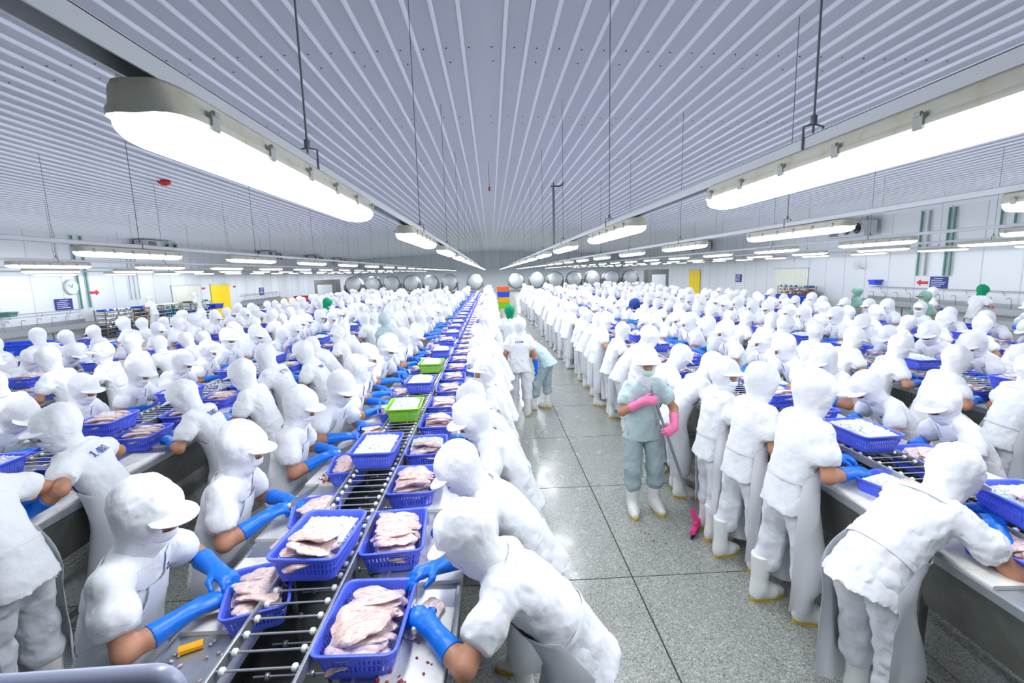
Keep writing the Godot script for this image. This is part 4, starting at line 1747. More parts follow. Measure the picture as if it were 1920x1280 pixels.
func people() -> void:
	make_boot()
	var ps := poses()
	for n in ps:
		lib(n, ps[n])
	var far := []
	for n in ["g0", "g1", "g2", "g3", "g4", "g5"]:
		far.append(far_mesh(ps[n]))
	# special places close to the camera: line, side -> [z, pose, turn offset, x offset, scale, label, number on the back]
	var near := {
		"0-1": [
			[-1.68, "front_a", 4.0, 0.0, 0.99, "nearest person left of near conveyor, arm stretched over the fillet board", ""],
			[-2.36, "front_b", 6.0, 0.0, 0.98, "white-hooded person slicing a fillet with long knife left of near conveyor", "", -1, Vector3(0.9, 0.06, 0.5), "long knife of the slicing person left of near conveyor"],
			[-3.16, "front_c", 4.0, 0.0, 0.97, "third person left of near conveyor, behind board with red scraps", "", -1, Vector3(0.8, 0.05, 0.6), "knife of the third person left of near conveyor"],
		],
		"01": [
			[-1.62, "bend_near", -6.0, 0.14, 0.99, "nearest person right of near conveyor, bent low over a board with knife", "", 1, Vector3(-0.9, 0.05, 0.2), "knife of nearest bent person right of near conveyor"],
			[-2.22, "g3", 0.0, 0.06, 0.99, "second person right of near conveyor, hood bowed deep over the table", ""],
		],
		"11": [
			[-2.22, "back_wide", -4.0, -0.11, 1.03, "person at left picture edge seen from behind, apron hanging below", ""],
			[-2.90, "back_wide", 14.0, -0.13, 1.0, "person with number 14041 on the back, arms spread over the table", "14041"],
			[-3.82, "g1", 2.0, 0.05, 0.97, "person with number 1802 on the back beside blue fillet basket", "1802"],
			[-4.28, "g0", 0.0, 0.22, 0.99, "person behind number 1802, back to the camera", ""],
			[-5.25, "g5", 0.0, 0.0, 1.0, "person with number 1776 on the back at second line left of aisle", "1776"],
			[-5.62, "g0", 0.0, 0.25, 0.97, "back-turned person with number 1980, just behind the one marked 1776", "1980"],
		],
		"4-1": [
			[-1.92, "bend_deep", 10.0, 0.04, 1.02, "nearest person right of aisle, bent far over the near table", "", -1, Vector3(0.4, 0.08, 0.8), "knife of the bent person nearest at right table"],
			[-2.66, "stand_work", 0.0, 0.07, 1.04, "second person right of aisle, upright with hanging apron and white boots", ""],
			[-3.16, "stand_work", 6.0, 0.05, 1.0, "third person right of aisle, standing in greenish white boots", ""],
			[-3.56, "look_round", 0.0, 0.0, 0.98, "person right of aisle turning the head back towards the camera", ""],
			[-4.30, "g3", 0.0, 0.03, 1.0, "person bowed over the table just behind the mint sweeper", ""],
		],
		"41": [
			[-2.92, "g1", -12.0, 0.0, 0.95, "low stooping person facing camera beyond first conveyor right of aisle", ""],
		],
	}
	var loners := [Vector2(3.4, -10.3), Vector2(-4.7, -13.2), Vector2(-1.95, -8.6), Vector2(0.40, -7.0), Vector2(0.36, -9.6)]
	var stuff := [[], [], [], [], [], []]
	var cand := []
	for li in LINES.size():
		for s in [-1, 1]:
			if li == 3 and s < 0:
				continue
			var cx: float = LINES[li]
			var edge: float = cx + 0.53 * s
			var z := -1.7
			var i := 0
			var key := "%d%d" % [li, s]
			var base_turn: float = PI / 2 if s < 0 else -PI / 2
			if near.has(key):
				for h in near[key]:
					var p := person(h[1], h[5], Vector3(edge + (0.2 * s) + h[3], 0, h[0]), base_turn + deg_to_rad(h[2]), h[4])
					if h.size() > 7:
						hold_knife(p, h[1], h[7], h[8], h[9])
					if h[6]:
						back_print(p, h[1], h[6])
					if li == 0 or li == 4:
						chest_print(p, h[1])
					z = h[0] - rng.randf_range(0.56, 0.64)
					i += 1
			else:
				z = {1: -3.2, 2: -4.2, 3: -5.6, 4: -2.4, 5: -2.9, 6: -4.2}.get(li, -2.0) - rng.randf_range(0.0, 0.5)
			while z > -27.5:
				var at := Vector3(edge + s * rng.randf_range(0.14, 0.26), 0, z)
				var turn := base_turn + rng.randf_range(-0.24, 0.24)
				var sc := rng.randf_range(0.935, 1.02)
				var pz := rng.randi_range(0, 5)
				var label := "white-hooded person, %s from camera on %s side of %s" % [nth(i), "left" if s < 0 else "right", LINE_NAMES[li]]
				var free := true
				for q in loners:
					if Vector2(q.x - at.x, q.y - at.z).length() < 0.5:
						free = false
				if free:
					cand.append({"d": at.length(), "at": at, "turn": turn, "sc": sc, "pz": pz, "label": label})
				z -= rng.randf_range(0.53, 0.68)
				i += 1
	cand.sort_custom(func(a, b): return a.d < b.d)
	for i in cand.size():
		var c: Dictionary = cand[i]
		if i < 110:
			var p := person("g%d" % c.pz, c.label, c.at, c.turn, c.sc, "white", "workers in white at the tables")
			if i % 3 == 0:
				chest_print(p, "g%d" % c.pz)
		elif i < 275:
			var o := part("person", far[c.pz])
			o.transform = Transform3D(Basis(Vector3.UP, c.turn).scaled(Vector3.ONE * c.sc * STATURE), c.at)
			tag(o, c.label, "person", "workers in white at the tables")
		else:
			stuff[c.pz].append(Transform3D(Basis(Vector3.UP, c.turn).scaled(Vector3.ONE * c.sc * STATURE), c.at))
	for i in 6:
		multi("distant_crowd", far[i], stuff[i], ["far workers bowed slightly over the tables", "far workers leaning well forward", "far workers standing almost upright", "far workers bent low", "far workers with heads turned left", "far workers with heads turned right"][i], "crowd")
	# those who are not at the tables
	var sw := person("sweeper", "person in mint uniform and pink gloves sweeping the aisle floor", Vector3(1.33, 0, -4.02), 0.0, 0.975, "mint")
	chest_print(sw, "sweeper")
	person("stoop", "person in mint uniform stooping in the aisle, seen from behind", Vector3(0.72, 0, -7.3), -PI / 2 - 0.5, 1.0, "mint_hood")
	var wk := person("walk", "person with white hood and printed back standing beside the stooping one", Vector3(0.40, 0, -7.0), PI - 0.1, 1.0)
	back_print(wk, "walk", "18290", 0.05)
	person("walk", "person with green cap walking down the aisle, seen from behind", Vector3(0.36, 0, -9.6), PI, 1.0, "green_cap")
	person("walk", "supervisor in sage green at blue tub near the right wash trough", Vector3(9.55, 0, -11.9), -1.9, 1.03, "sage")
	person("walk", "supervisor in sage green further right beside the blue bin", Vector3(9.1, 0, -9.5), -1.4, 1.03, "sage")
	person("g4", "person in white reaching into the first rack at left wall", Vector3(-14.6, 0, -20.9), -PI / 2, 1.06, "white")
	person("g2", "person in white at the coloured racks near the strip curtain", Vector3(-14.3, 0, -23.6), -PI / 2 + 0.3, 1.06, "white")
	person("g1", "person with navy cap among the white hoods right of aisle", Vector3(3.4, 0, -10.3), -PI / 2, 1.06, "navy_cap")
	person("g0", "person with green cap in the crowd left of the near conveyor", Vector3(-4.7, 0, -13.2), PI / 2, 1.08, "green_cap")
	person("walk", "person in pale mint standing in the crowd left of near conveyor", Vector3(-1.95, 0, -8.6), 2.6, 1.0, "mint_hood")
	person("g2", "person with green cap at the right wash trough", Vector3(12.2, 0, -11.3), PI / 2, 1.04, "green_cap")
	person("g5", "person in white at the right wash trough beside the green cap", Vector3(11.0, 0, -11.5), PI / 2, 1.04)
	person("g0", "person in white far right in front of the wash trough", Vector3(9.7, 0, -7.9), -PI / 2, 1.0)

# ---------------------------------------------------------------- things along the walls, tools, scraps
func details() -> void:
	knives()
	broom()
	left_wall()
	right_wall()
	far_end()
	hall_bits()

func knife_mesh() -> Array:
	var b := Geo.new()
	b.prism(PackedVector2Array([Vector2(0, -0.018), Vector2(0.13, -0.02), Vector2(0.2, -0.006), Vector2(0.22, 0.012), Vector2(0, 0.016)]), Vector3(0, 0, -0.0012), Vector3(0, 0, 0.0024), Vector3.RIGHT, Vector3.UP)
	var h := Geo.new()
	h.bar(Vector3(-0.06, 0.0, 0), Vector3(0.12, 0.022, 0.016), 0.005, 0)
	return [gm(b, M.rod), gm(h, M.handle)]

func knives() -> void:
	# fillets lying on boards
	var i := 0
	for d in [[-1.10, -1.74, 0.4, "small fillet under the glove of nearest left person"], [-1.03, -2.22, 0.9, "fillet being cut by the slicing person"], [-0.30, -1.62, 1.2, "fillet on board under nearest bent person"], [2.32, -1.72, 0.8, "fillet on right table under the bent person"], [-1.0, -4.3, 0.6, "fillet on board under fourth person left of conveyor"], [-0.98, -4.9, 1.1, "fillet on board under fifth person left of conveyor"], [2.3, -2.9, 0.2, "fillet in front of upright person right of aisle"]]:
		var f := part("fish_fillet", fillets[i % 6])
		f.position = Vector3(d[0], TABLE_Y + 0.035, d[1])
		f.rotation.y = d[2]
		tag(f, d[3], "fish fillet")
		i += 1
	# trimmings
	var r := RandomNumberGenerator.new()
	r.seed = 44
	for d in [[Vector3(-0.34, 0.90, -1.30), 0.07, 26, "red fish trimmings on the nearest right cutting board"], [Vector3(-1.08, 0.90, -2.98), 0.09, 60, "red fish trimmings on board left of near conveyor"], [Vector3(-1.08, 0.885, -1.50), 0.10, 16, "pale trimmings scattered on steel near the yellow block"], [Vector3(1.28, 0.004, -3.52), 0.10, 9, "pink trimmings dropped on the aisle floor"], [Vector3(-2.05, 0.004, -2.35), 0.12, 14, "brownish trimmings on the floor by the left apron"], [Vector3(-0.32, 0.90, -1.45), 0.13, 12, "tiny trimmings round the nearest right board"]]:
		var g := Geo.new()
		for j in d[2]:
			var a := r.randf() * TAU
			var q := sqrt(r.randf()) * float(d[1])
			var s := r.randf_range(0.005, 0.014)
			g.lathe(PackedVector2Array([Vector2(0, -0.5), Vector2(0.4, -0.3), Vector2(0.55, 0.1), Vector2(0.3, 0.4), Vector2(0, 0.5)]), 6, Transform3D(Basis(Vector3.UP, r.randf() * TAU).scaled_local(Vector3(s * r.randf_range(0.8, 2.2), s * 0.6, s)), Vector3(cos(a) * q, s * 0.25, sin(a) * q * 1.2)))
		var o := part("fish_trimmings", gm(g, M.scrap if r.randf() < 0.7 else M.fish))
		o.position = d[0]
		tag(o, d[3], "fish scraps", "", "stuff")
	var yb := part("yellow_block", bm(Vector3(0.075, 0.024, 0.032), M.yellow_block, 0.006, 0))
	yb.position = Vector3(-1.12, TABLE_Y + 0.014, -1.56)
	yb.rotation.y = 0.45
	tag(yb, "small yellow plastic block on the steel bench", "block")
	# glass jar with dark sauce left of conveyor
	var jar := Geo.new()
	jar.lathe(PackedVector2Array([Vector2(0, 0), Vector2(0.026, 0), Vector2(0.028, 0.01), Vector2(0.028, 0.07), Vector2(0.02, 0.085), Vector2(0.02, 0.10), Vector2(0, 0.10)]), 14)
	var jo := part("jar", gm(jar, mat(Color(0.22, 0.08, 0.05), 0.15)))
	jo.position = Vector3(-1.0, TABLE_Y + 0.002, -3.55)
	tag(jo, "small dark brown jar on the left bench", "jar")

func broom() -> void:
	var t := thing("floor_squeegee", "grey-handled floor squeegee with pink head held by the sweeper", "squeegee", Vector3(1.66, 0.0, -3.60))
	var g := Geo.new()
	var top := Vector3(1.345, 1.17, -3.865) - t.position
	g.tube(PackedVector3Array([Vector3(0, 0.08, 0), top]), 0.012, 10)
	part("handle", gm(g, mat(Color(0.50, 0.53, 0.57), 0.4, 0.3)), t)
	var h := Geo.new()
	var b := Basis(Vector3.UP, 0.9)
	h.bar(Vector3(0, 0.055, 0), Vector3(0.30, 0.03, 0.045), 0.01, 0, b)
	h.tube(PackedVector3Array([Vector3(0, 0.06, 0), Vector3(0, 0.08, 0) + (top - Vector3(0, 0.08, 0)).normalized() * 0.12]), 0.022, 10)
	h.bar(Vector3(0, 0.085, 0) + b * Vector3(0.0, 0, 0), Vector3(0.12, 0.03, 0.03), 0.01, 0, b)
	part("head", gm(h, mat(Color(0.90, 0.25, 0.55), 0.4)), t)
	var l := Geo.new()
	l.box(Vector3(0, 0.022, 0), Vector3(0.31, 0.04, 0.012), b)
	part("rubber_lip", gm(l, M.dark), t)

func cooler(at: Vector3, turn: float, label: String) -> void:
	var t := thing("air_cooler", label, "air cooler", at, turn, "air coolers below the ceiling")
	# faces +z; long side along x
	var g := Geo.new()
	g.bar(Vector3(0, 0, 0), Vector3(2.0, 0.62, 0.55), 0.03, 0)
	part("casing", gm(g, M.grey_box), t)
	var grille := Geo.new()
	for i in 12:
		grille.box(Vector3(-0.92 + i * 0.045, 0, 0.283), Vector3(0.012, 0.5, 0.012))
	part("coil_grille", gm(grille, M.wire), t)
	for s in [0.2, 0.75]:
		var r := Geo.new()
		r.lathe(PackedVector2Array([Vector2(0.25, 0.0), Vector2(0.25, 0.10), Vector2(0.225, 0.10), Vector2(0.215, 0.0)]), 20, Transform3D(Basis(Vector3.RIGHT, PI / 2), Vector3(s, 0, 0.275)))
		var fan := part("fan", gm(r, M.grey_box), t)
		var b := Geo.new()
		b.lathe(PackedVector2Array([Vector2(0.0, 0.10), Vector2(0.06, 0.09), Vector2(0.07, 0.0)]), 10, Transform3D(Basis(Vector3.RIGHT, PI / 2), Vector3(s, 0, 0.275)))
		for q in 7:
			var a := TAU * q / 7.0
			b.box(Vector3(s + cos(a) * 0.13, sin(a) * 0.13, 0.33), Vector3(0.17, 0.10, 0.012), Basis(Vector3.BACK, a) * Basis(Vector3.RIGHT, 0.5))
		part("blades", gm(b, M.dark), fan)
	for s in [-0.8, 0.8]:
		var l := Geo.new()
		l.tube(PackedVector3Array([Vector3(s, 0.3, 0), Vector3(s, ceil_y(at.x) - at.y, 0)]), 0.02, 6)
		part("hanger", gm(l, M.wire), t)

func sign_board(at: Vector3, turn: float, w: float, h: float, label: String) -> void:
	var t := thing("notice_board", label, "sign", at, turn)
	part("panel", bm(Vector3(w, h, 0.02), M.sign_blue, 0.004, 0), t)
	var r := RandomNumberGenerator.new()
	r.seed = int(at.z * 10.0)
	# lines of lettering too small to read
	for i in 5:
		var lw := w * (0.5 if i == 0 else r.randf_range(0.55, 0.82))
		var l := part("text_line", bm(Vector3(lw, h * 0.055, 0.004), M.sign_white), t)
		l.position = Vector3(0.0 if i == 0 else -(w * 0.84 - lw) * 0.5, h * (0.34 - 0.16 * i), 0.012)

func strip_curtain(at: Vector3, turn: float, w: float, h: float, m: Material, called: String, label: String) -> void:
	var t := thing(called, label, "strip curtain", at, turn)
	var n := int(w / 0.2)
	for i in n:
		var pts := []
		for a in 2:
			var row := []
			for j in 5:
				var u := -1.0 + j / 2.0
				row.append(Vector3((u * 0.56) * w / n, h * (1 - a), 0.03 * (1.0 - u * u) + 0.012 * (i % 2)))
			pts.append(row)
		var s := part("strip", am(sheet(pts, 0.004)), t, m)
		s.position = Vector3(-w * 0.5 + (i + 0.5) * w / n, 0, 0.02)
	var g := Geo.new()
	g.bar(Vector3(0, h + 0.03, 0.03), Vector3(w + 0.12, 0.07, 0.06), 0.01, 0)
	part("header_rail", gm(g, M.channel), t)

func rack(at: Vector3, turn: float, w: float, cols: Array, label: String) -> void:
	var t := thing("storage_rack", label, "rack", at, turn, "racks by the left wall")
	var h := 1.12
	for x in [-w * 0.5, w * 0.5]:
		for z in [-0.2, 0.2]:
			var p := part("upright", bm(Vector3(0.03, h, 0.03), M.steel_dull, 0.005, 1), t)
			p.position = Vector3(x, h * 0.5, z)
	var r := RandomNumberGenerator.new()
	r.seed = int(absf(at.z) * 77.0)
	var items := []
	for i in 7:
		var y := 0.10 + i * 0.16
		var s := part("shelf", bm(Vector3(w, 0.012, 0.42), M.steel_dull), t)
		s.position = Vector3(0, y, 0)
		for j in int(w / 0.12):
			items.append([Vector3(-w * 0.5 + 0.06 + j * 0.12, y + 0.05, r.randf_range(-0.02, 0.06)), cols[(i * cols.size() / 7 + r.randi_range(0, 1)) % cols.size()]])
	var by := {}
	for it in items:
		if not by.has(it[1]):
			by[it[1]] = Geo.new()
		by[it[1]].bar(it[0], Vector3(0.10, 0.07, 0.3), 0.025, 2, Basis(Vector3.UP, r.randf_range(-0.2, 0.2)))
	for c in by:
		var o := part("shelved_bundles", gm(by[c], mat(c, 0.6)))
		o.transform = t.transform
		tag(o, "rows of %s bundles on shelves of the %s" % [{"ffffff": "white"}.get(c.to_html(false), colour_word(c)), label.split(",")[0]], "bundles", "", "stuff")

func colour_word(c: Color) -> String:
	if c.s < 0.15:
		return "white" if c.v > 0.7 else "grey"
	var h := c.h * 360.0
	if h < 20.0 or h > 340.0:
		return "red"
	if h < 70.0:
		return "yellow"
	if h < 185.0:
		return "green"
	return "blue"

func trough(at: Vector3, turn: float, w: float, label: String) -> void:
	var t := thing("wash_trough", label, "wash trough", at, turn)
	var g := Geo.new()
	g.bar(Vector3(0, 0.50, 0.0), Vector3(w, 0.04, 0.5), 0.01, 0)
	g.box(Vector3(0, 0.66, -0.24), Vector3(w, 0.32, 0.02))
	g.box(Vector3(0, 0.60, 0.24), Vector3(w, 0.2, 0.02))
	g.box(Vector3(-w * 0.5, 0.60, 0), Vector3(0.02, 0.2, 0.5))
	g.box(Vector3(w * 0.5, 0.60, 0), Vector3(0.02, 0.2, 0.5))
	part("basin", gm(g, M.steel), t)
	var n := int(w / 0.55)
	var f := Geo.new()
	f.tube(PackedVector3Array([Vector3(0, 0.62, -0.22), Vector3(0, 0.95, -0.22), Vector3(0, 1.0, -0.18), Vector3(0, 1.0, -0.08), Vector3(0, 0.96, -0.05)]), 0.012, 6)
	var fm := gm(f, M.rod)
	for i in n:
		var q := part("faucet", fm, t)
		q.position.x = -w * 0.5 + (i + 0.5) * w / n
	var pr := Geo.new()
	pr.tube(PackedVector3Array([Vector3(-w * 0.5, 1.2, -0.24), Vector3(w * 0.5, 1.2, -0.24)]), 0.018, 6)
	for i in n / 2:
		pr.tube(PackedVector3Array([Vector3(-w * 0.5 + (i + 0.5) * 2.0 * w / n, 1.2, -0.24), Vector3(-w * 0.5 + (i + 0.5) * 2.0 * w / n, 1.05, -0.3)]), 0.01, 5)
	part("pipe_rail", gm(pr, M.rod), t)
	for x in [-w * 0.48, -w * 0.16, w * 0.16, w * 0.48]:
		for z in [-0.2, 0.2]:
			var l := part("leg", bm(Vector3(0.04, 0.49, 0.04), M.steel_dull, 0.006, 1), t)
			l.position = Vector3(x, 0.245, z)

func tub(at: Vector3, turn: float, s: Vector3, m: Material, label: String) -> void:
	var g := Geo.new()
	var b := 0.86
	for q in [[Vector3(1, 0, 0), s.x, s.z], [Vector3(-1, 0, 0), s.x, s.z], [Vector3(0, 0, 1), s.z, s.x], [Vector3(0, 0, -1), s.z, s.x]]:
		var n: Vector3 = q[0]
		var r := Vector3.UP.cross(n)
		var o: float = q[1] * 0.5
		var w: float = q[2] * 0.5
		var a := n * o * b - r * w * b
		var c := n * o * b + r * w * b
		var d := n * o + r * w + Vector3(0, s.y, 0)
		var e := n * o - r * w + Vector3(0, s.y, 0)
		g.quad(a, e, d, c)
		var i := n * 0.02
		g.quad(c - i, d - i, e - i, a - i)
		g.bar(n * (o + 0.005) + Vector3(0, s.y - 0.02, 0), Vector3(0.04, 0.04, w * 2.0 + 0.03), 0.008, 2, Basis(n, Vector3.UP, n.cross(Vector3.UP)))
	g.box(Vector3(0, 0.01, 0), Vector3(s.x * b, 0.02, s.z * b))
	var o := part("plastic_tub", gm(g, m))
	o.position = at
	o.rotation.y = turn
	tag(o, label, "tub")

func pipe(points: Array, r: float, m: Material, called: String, label: String) -> void:
	var g := Geo.new()
	g.tube(PackedVector3Array(points), r, 8)
	tag(part(called, gm(g, m)), label, "pipe")

func arrow_sign(at: Vector3, turn: float, flip: float, label: String) -> void:
	var g := Geo.new()
	var pr := PackedVector2Array([Vector2(-0.22, -0.05), Vector2(0.08, -0.05), Vector2(0.08, -0.11), Vector2(0.24, 0), Vector2(0.08, 0.11), Vector2(0.08, 0.05), Vector2(-0.22, 0.05)])
	g.prism(pr, Vector3.ZERO, Vector3(0, 0, 0.015), Vector3(flip, 0, 0), Vector3.UP)
	var o := part("arrow_sign", gm(g, M.red))
	o.position = at
	o.rotation.y = turn
	tag(o, label, "sign")

func left_wall() -> void:
	var X := -HALL_W
	var q := PI / 2
	sign_board(Vector3(X + 0.03, 1.42, -18.3), q, 0.72, 0.42, "dark blue notice board with white lines above the left wash trough")
	sign_board(Vector3(X + 0.03, 1.30, -33.6), q, 0.6, 0.5, "small blue notice on left wall beyond the yellow curtain")
	# clock
	var t := thing("wall_clock", "round white clock high on the left wall", "clock", Vector3(X + 0.02, 2.05, -18.7), q)
	var g := Geo.new()
	g.lathe(PackedVector2Array([Vector2(0.0, 0.05), Vector2(0.24, 0.05), Vector2(0.24, 0.07), Vector2(0.28, 0.07), Vector2(0.29, 0.0)]), 28, Transform3D(Basis(Vector3.RIGHT, PI / 2), Vector3.ZERO))
	part("case", gm(g, M.grey_box), t)
	var hh := Geo.new()
	hh.box(Vector3(0.03, 0.05, 0.056), Vector3(0.02, 0.14, 0.006), Basis(Vector3.BACK, -0.5))
	hh.box(Vector3(-0.05, 0.03, 0.06), Vector3(0.015, 0.2, 0.006), Basis(Vector3.BACK, 0.9))
	part("hands", gm(hh, M.wire), t)
	arrow_sign(Vector3(X + 0.01, 1.80, -19.75), q, 1.0, "red arrow sign on left wall beside the green pipes")
	pipe([Vector3(X + 0.08, 4.0, -19.0), Vector3(X + 0.08, 1.22, -19.0)], 0.035, M.pipe_green, "green_pipe", "left one of two green pipes running down the left wall")
	pipe([Vector3(X + 0.08, 4.0, -19.4), Vector3(X + 0.08, 1.22, -19.4)], 0.035, M.pipe_green, "green_pipe", "right one of two green pipes running down the left wall")
	for i in 3:
		pipe([Vector3(X + 0.08, 3.9, -21.6 - i * 0.25), Vector3(X + 0.08, 1.4, -21.6 - i * 0.25)], 0.022, M.pipe_grey, "wall_pipe", "%s thin grey pipe on left wall above the racks" % nth(i))
	trough(Vector3(X + 0.35, 0, -16.2), q, 5.6, "long steel wash trough with taps along the left wall")
	trough(Vector3(X + 0.35, 0, -33.5), q, 5.6, "far steel wash trough beyond the yellow curtain on left wall")
	tub(Vector3(-12.9, 0, -13.3), 0.2, Vector3(1.2, 0.62, 0.9), M.blue_tub, "big blue tub at the left picture edge")
	tub(Vector3(X + 0.25, 1.16, -16.0), 0.0, Vector3(0.32, 0.16, 0.3), M.pipe_green, "small green bowl on the left wall bracket")
	var wh := Color(0.95, 0.95, 0.95)
	var bl := Color(0.15, 0.35, 0.80)
	var ye := Color(0.90, 0.68, 0.20)
	var gr := Color(0.10, 0.55, 0.42)
	var dk := Color(0.34, 0.30, 0.30)
	rack(Vector3(X + 0.7, 0, -19.75), q, 1.5, [bl, dk, dk, wh, wh, wh, wh], "first rack on left wall, full of white bundles")
	rack(Vector3(X + 0.7, 0, -21.5), q, 1.3, [bl, bl, ye, bl, ye, dk, wh], "second rack on left wall, yellow and blue bundles")
	rack(Vector3(X + 0.7, 0, -22.9), q, 1.2, [wh, gr, wh, gr, bl, gr, wh], "third rack on left wall, green and blue bundles")
	rack(Vector3(X + 0.7, 0, -25.1), q, 1.7, [dk, ye, dk, bl, bl, wh, wh], "fourth rack in front of white strip curtain")
	tub(Vector3(X + 0.9, 0.62, -26.4), q, Vector3(0.8, 0.26, 0.45), M.blue_tub, "flat blue crate beside the fourth rack")
	strip_curtain(Vector3(X + 0.02, 0, -25.5), q, 2.3, 1.9, M.clear_strip, "strip_curtain", "whitish strip curtain in the left wall doorway")
	strip_curtain(Vector3(X + 0.02, 0, -28.6), q, 1.9, 1.88, M.yellow_film, "strip_curtain", "bright yellow strip curtain on the left wall")
	for z in [-27.0, -30.2]:
		var o := part("red_plate", bm(Vector3(0.02, 0.09, 0.28), M.red, 0.004, 2))
		o.position = Vector3(X + 0.02, 1.72, z)
		tag(o, "small red plate %s of the yellow curtain" % ("left" if z > -28.0 else "right"), "plate")
	cooler(Vector3(X + 0.5, 3.72, -23.0), q - 0.0, "nearest air cooler with two fans on left wall")
	cooler(Vector3(X + 0.5, 3.72, -34.5), q, "second air cooler on left wall")
	cooler(Vector3(X + 0.5, 3.72, -43.0), q, "third air cooler on left wall")
	cooler(Vector3(X + 0.5, 3.72, -50.0), q, "farthest air cooler on left wall")
	tub(Vector3(X + 1.2, 0.0, -37.5), 0.0, Vector3(0.9, 0.75, 0.9), M.red, "red bin by the far left wash trough")
	tub(Vector3(X + 1.2, 0.0, -35.9), 0.0, Vector3(0.9, 0.6, 0.9), M.yellow_block, "orange bin beside the red bin on left")
	for i in 5:
		tub(Vector3(-12.4, 0.0, -38.0 - i * 1.4), 0.0, Vector3(0.9, 0.9, 0.9), M.blue_tub, "%s blue crate in the far left row" % nth(i))
	# white bench along the outermost table
	var cb := thing("steel_bench", "long pale steel bench edge left of the outermost table", "bench", Vector3(-8.95, 0, -14.0))
	part("bench_top", bm(Vector3(0.5, 0.03, 18.0), M.steel, 0.008, 2), cb).position = Vector3(0, 0.72, 0)
	part("front_panel", bm(Vector3(0.02, 0.5, 18.0), M.grey_box), cb).position = Vector3(0.2, 0.46, 0)
	for i in 7:
		var l := part("leg", bm(Vector3(0.05, 0.71, 0.05), M.steel_dull, 0.008, 1), cb)
		l.position = Vector3(-0.2, 0.355, -8.5 + i * 2.8)

func right_wall() -> void:
	var X := HALL_W
	var q := -PI / 2
	sign_board(Vector3(X - 0.03, 1.42, -16.2), q, 0.66, 0.42, "dark blue notice board with white lines on the right wall")
	sign_board(Vector3(X - 0.03, 1.40, -29.9), q, 0.7, 0.5, "small blue notice farther back on right wall")
	for d in [[-17.05, "first"], [-16.75, "second"], [-16.0, "third"], [-15.8, "fourth"]]:
		pipe([Vector3(X - 0.08, 4.0, d[0]), Vector3(X - 0.08, 1.66, d[0])], 0.035, M.pipe_green if d[1] != "second" else M.pipe_grey, "green_pipe", "%s green-grey pipe running down the right wall near the notice" % d[1])
	for d in [[-14.3, "left"], [-13.9, "right"]]:
		pipe([Vector3(X - 0.08, 4.13, d[0]), Vector3(X - 0.08, 2.9, d[0])], 0.03, M.pipe_green, "green_pipe", "%s short green pipe at right picture edge under the ceiling" % d[1])
	arrow_sign(Vector3(X - 0.01, 1.40, -16.85), q, -1.0, "red arrow sign hanging on the right wall")
	trough(Vector3(X - 0.35, 0, -16.0), q, 6.4, "long steel wash trough with taps along the right wall")
	tub(Vector3(9.5, 0.0, -11.3), 0.2, Vector3(0.6, 0.9, 0.5), M.blue_tub, "blue tub in front of the left sage supervisor")
	tub(Vector3(9.5, 0.0, -9.1), 0.1, Vector3(0.6, 0.9, 0.5), M.blue_tub, "blue bin in front of the right sage supervisor")
	tub(Vector3(X - 0.18, 1.28, -18.8), 0.0, Vector3(0.34, 0.2, 0.34), M.basket_pale, "small blue bowl on the right wall pipe")
	for i in 2:
		tub(Vector3(X - 1.6, 0.0, -21.6 - i * 1.3), 0.0, Vector3(0.8, 0.7, 1.2), M.blue_tub, "%s long blue tub before the right rack" % ["nearer", "farther"][i])
	rack(Vector3(X - 0.6, 0, -23.2), q, 2.4, [Color(0.2, 0.45, 0.7), Color(0.3, 0.3, 0.32), Color(0.62, 0.38, 0.40), Color(0.85, 0.85, 0.85)], "low rack on the right wall, red and blue bundles")
	strip_curtain(Vector3(X - 0.02, 0, -24.6), q, 2.8, 1.95, M.clear_strip, "strip_curtain", "wide whitish strip curtain on the right wall")
	strip_curtain(Vector3(X - 0.02, 0, -36.5), q, 2.0, 1.93, M.yellow_film, "strip_curtain", "yellow strip curtain on the right wall")
	strip_curtain(Vector3(X - 0.02, 0, -44.5), q, 1.6, 1.8, M.yellow_film, "strip_curtain", "farthest yellow strip curtain on the right wall")
	cooler(Vector3(X - 0.5, 3.6, -19.9), q, "nearest air cooler with two fans on right wall")
	cooler(Vector3(X - 0.5, 3.62, -34.5), q, "second air cooler on right wall")
	var t := thing("wall_fan", "round white wall fan above the right wash trough", "fan", Vector3(X - 0.25, 2.08, -19.7), q)
	var g := Geo.new()
	for r in [0.05, 0.12, 0.19]:
		g.lathe(PackedVector2Array([Vector2(r, 0.0), Vector2(r + 0.008, 0.01), Vector2(r, 0.02), Vector2(r - 0.008, 0.01), Vector2(r, 0.0)]), 20, Transform3D(Basis(Vector3.RIGHT, PI / 2), Vector3(0, 0, 0.05)))
	for i in 8:
		g.box(Vector3(cos(i * PI / 4) * 0.1, sin(i * PI / 4) * 0.1, 0.06), Vector3(0.2, 0.006, 0.006), Basis(Vector3.BACK, i * PI / 4))
	part("guard", gm(g, M.grey_box), t)
	var a := Geo.new()
	a.tube(PackedVector3Array([Vector3(0, 0, 0.0), Vector3(0, -0.12, -0.12), Vector3(0, -0.14, -0.24)]), 0.025, 8)
	part("arm", gm(a, M.grey_box), t)

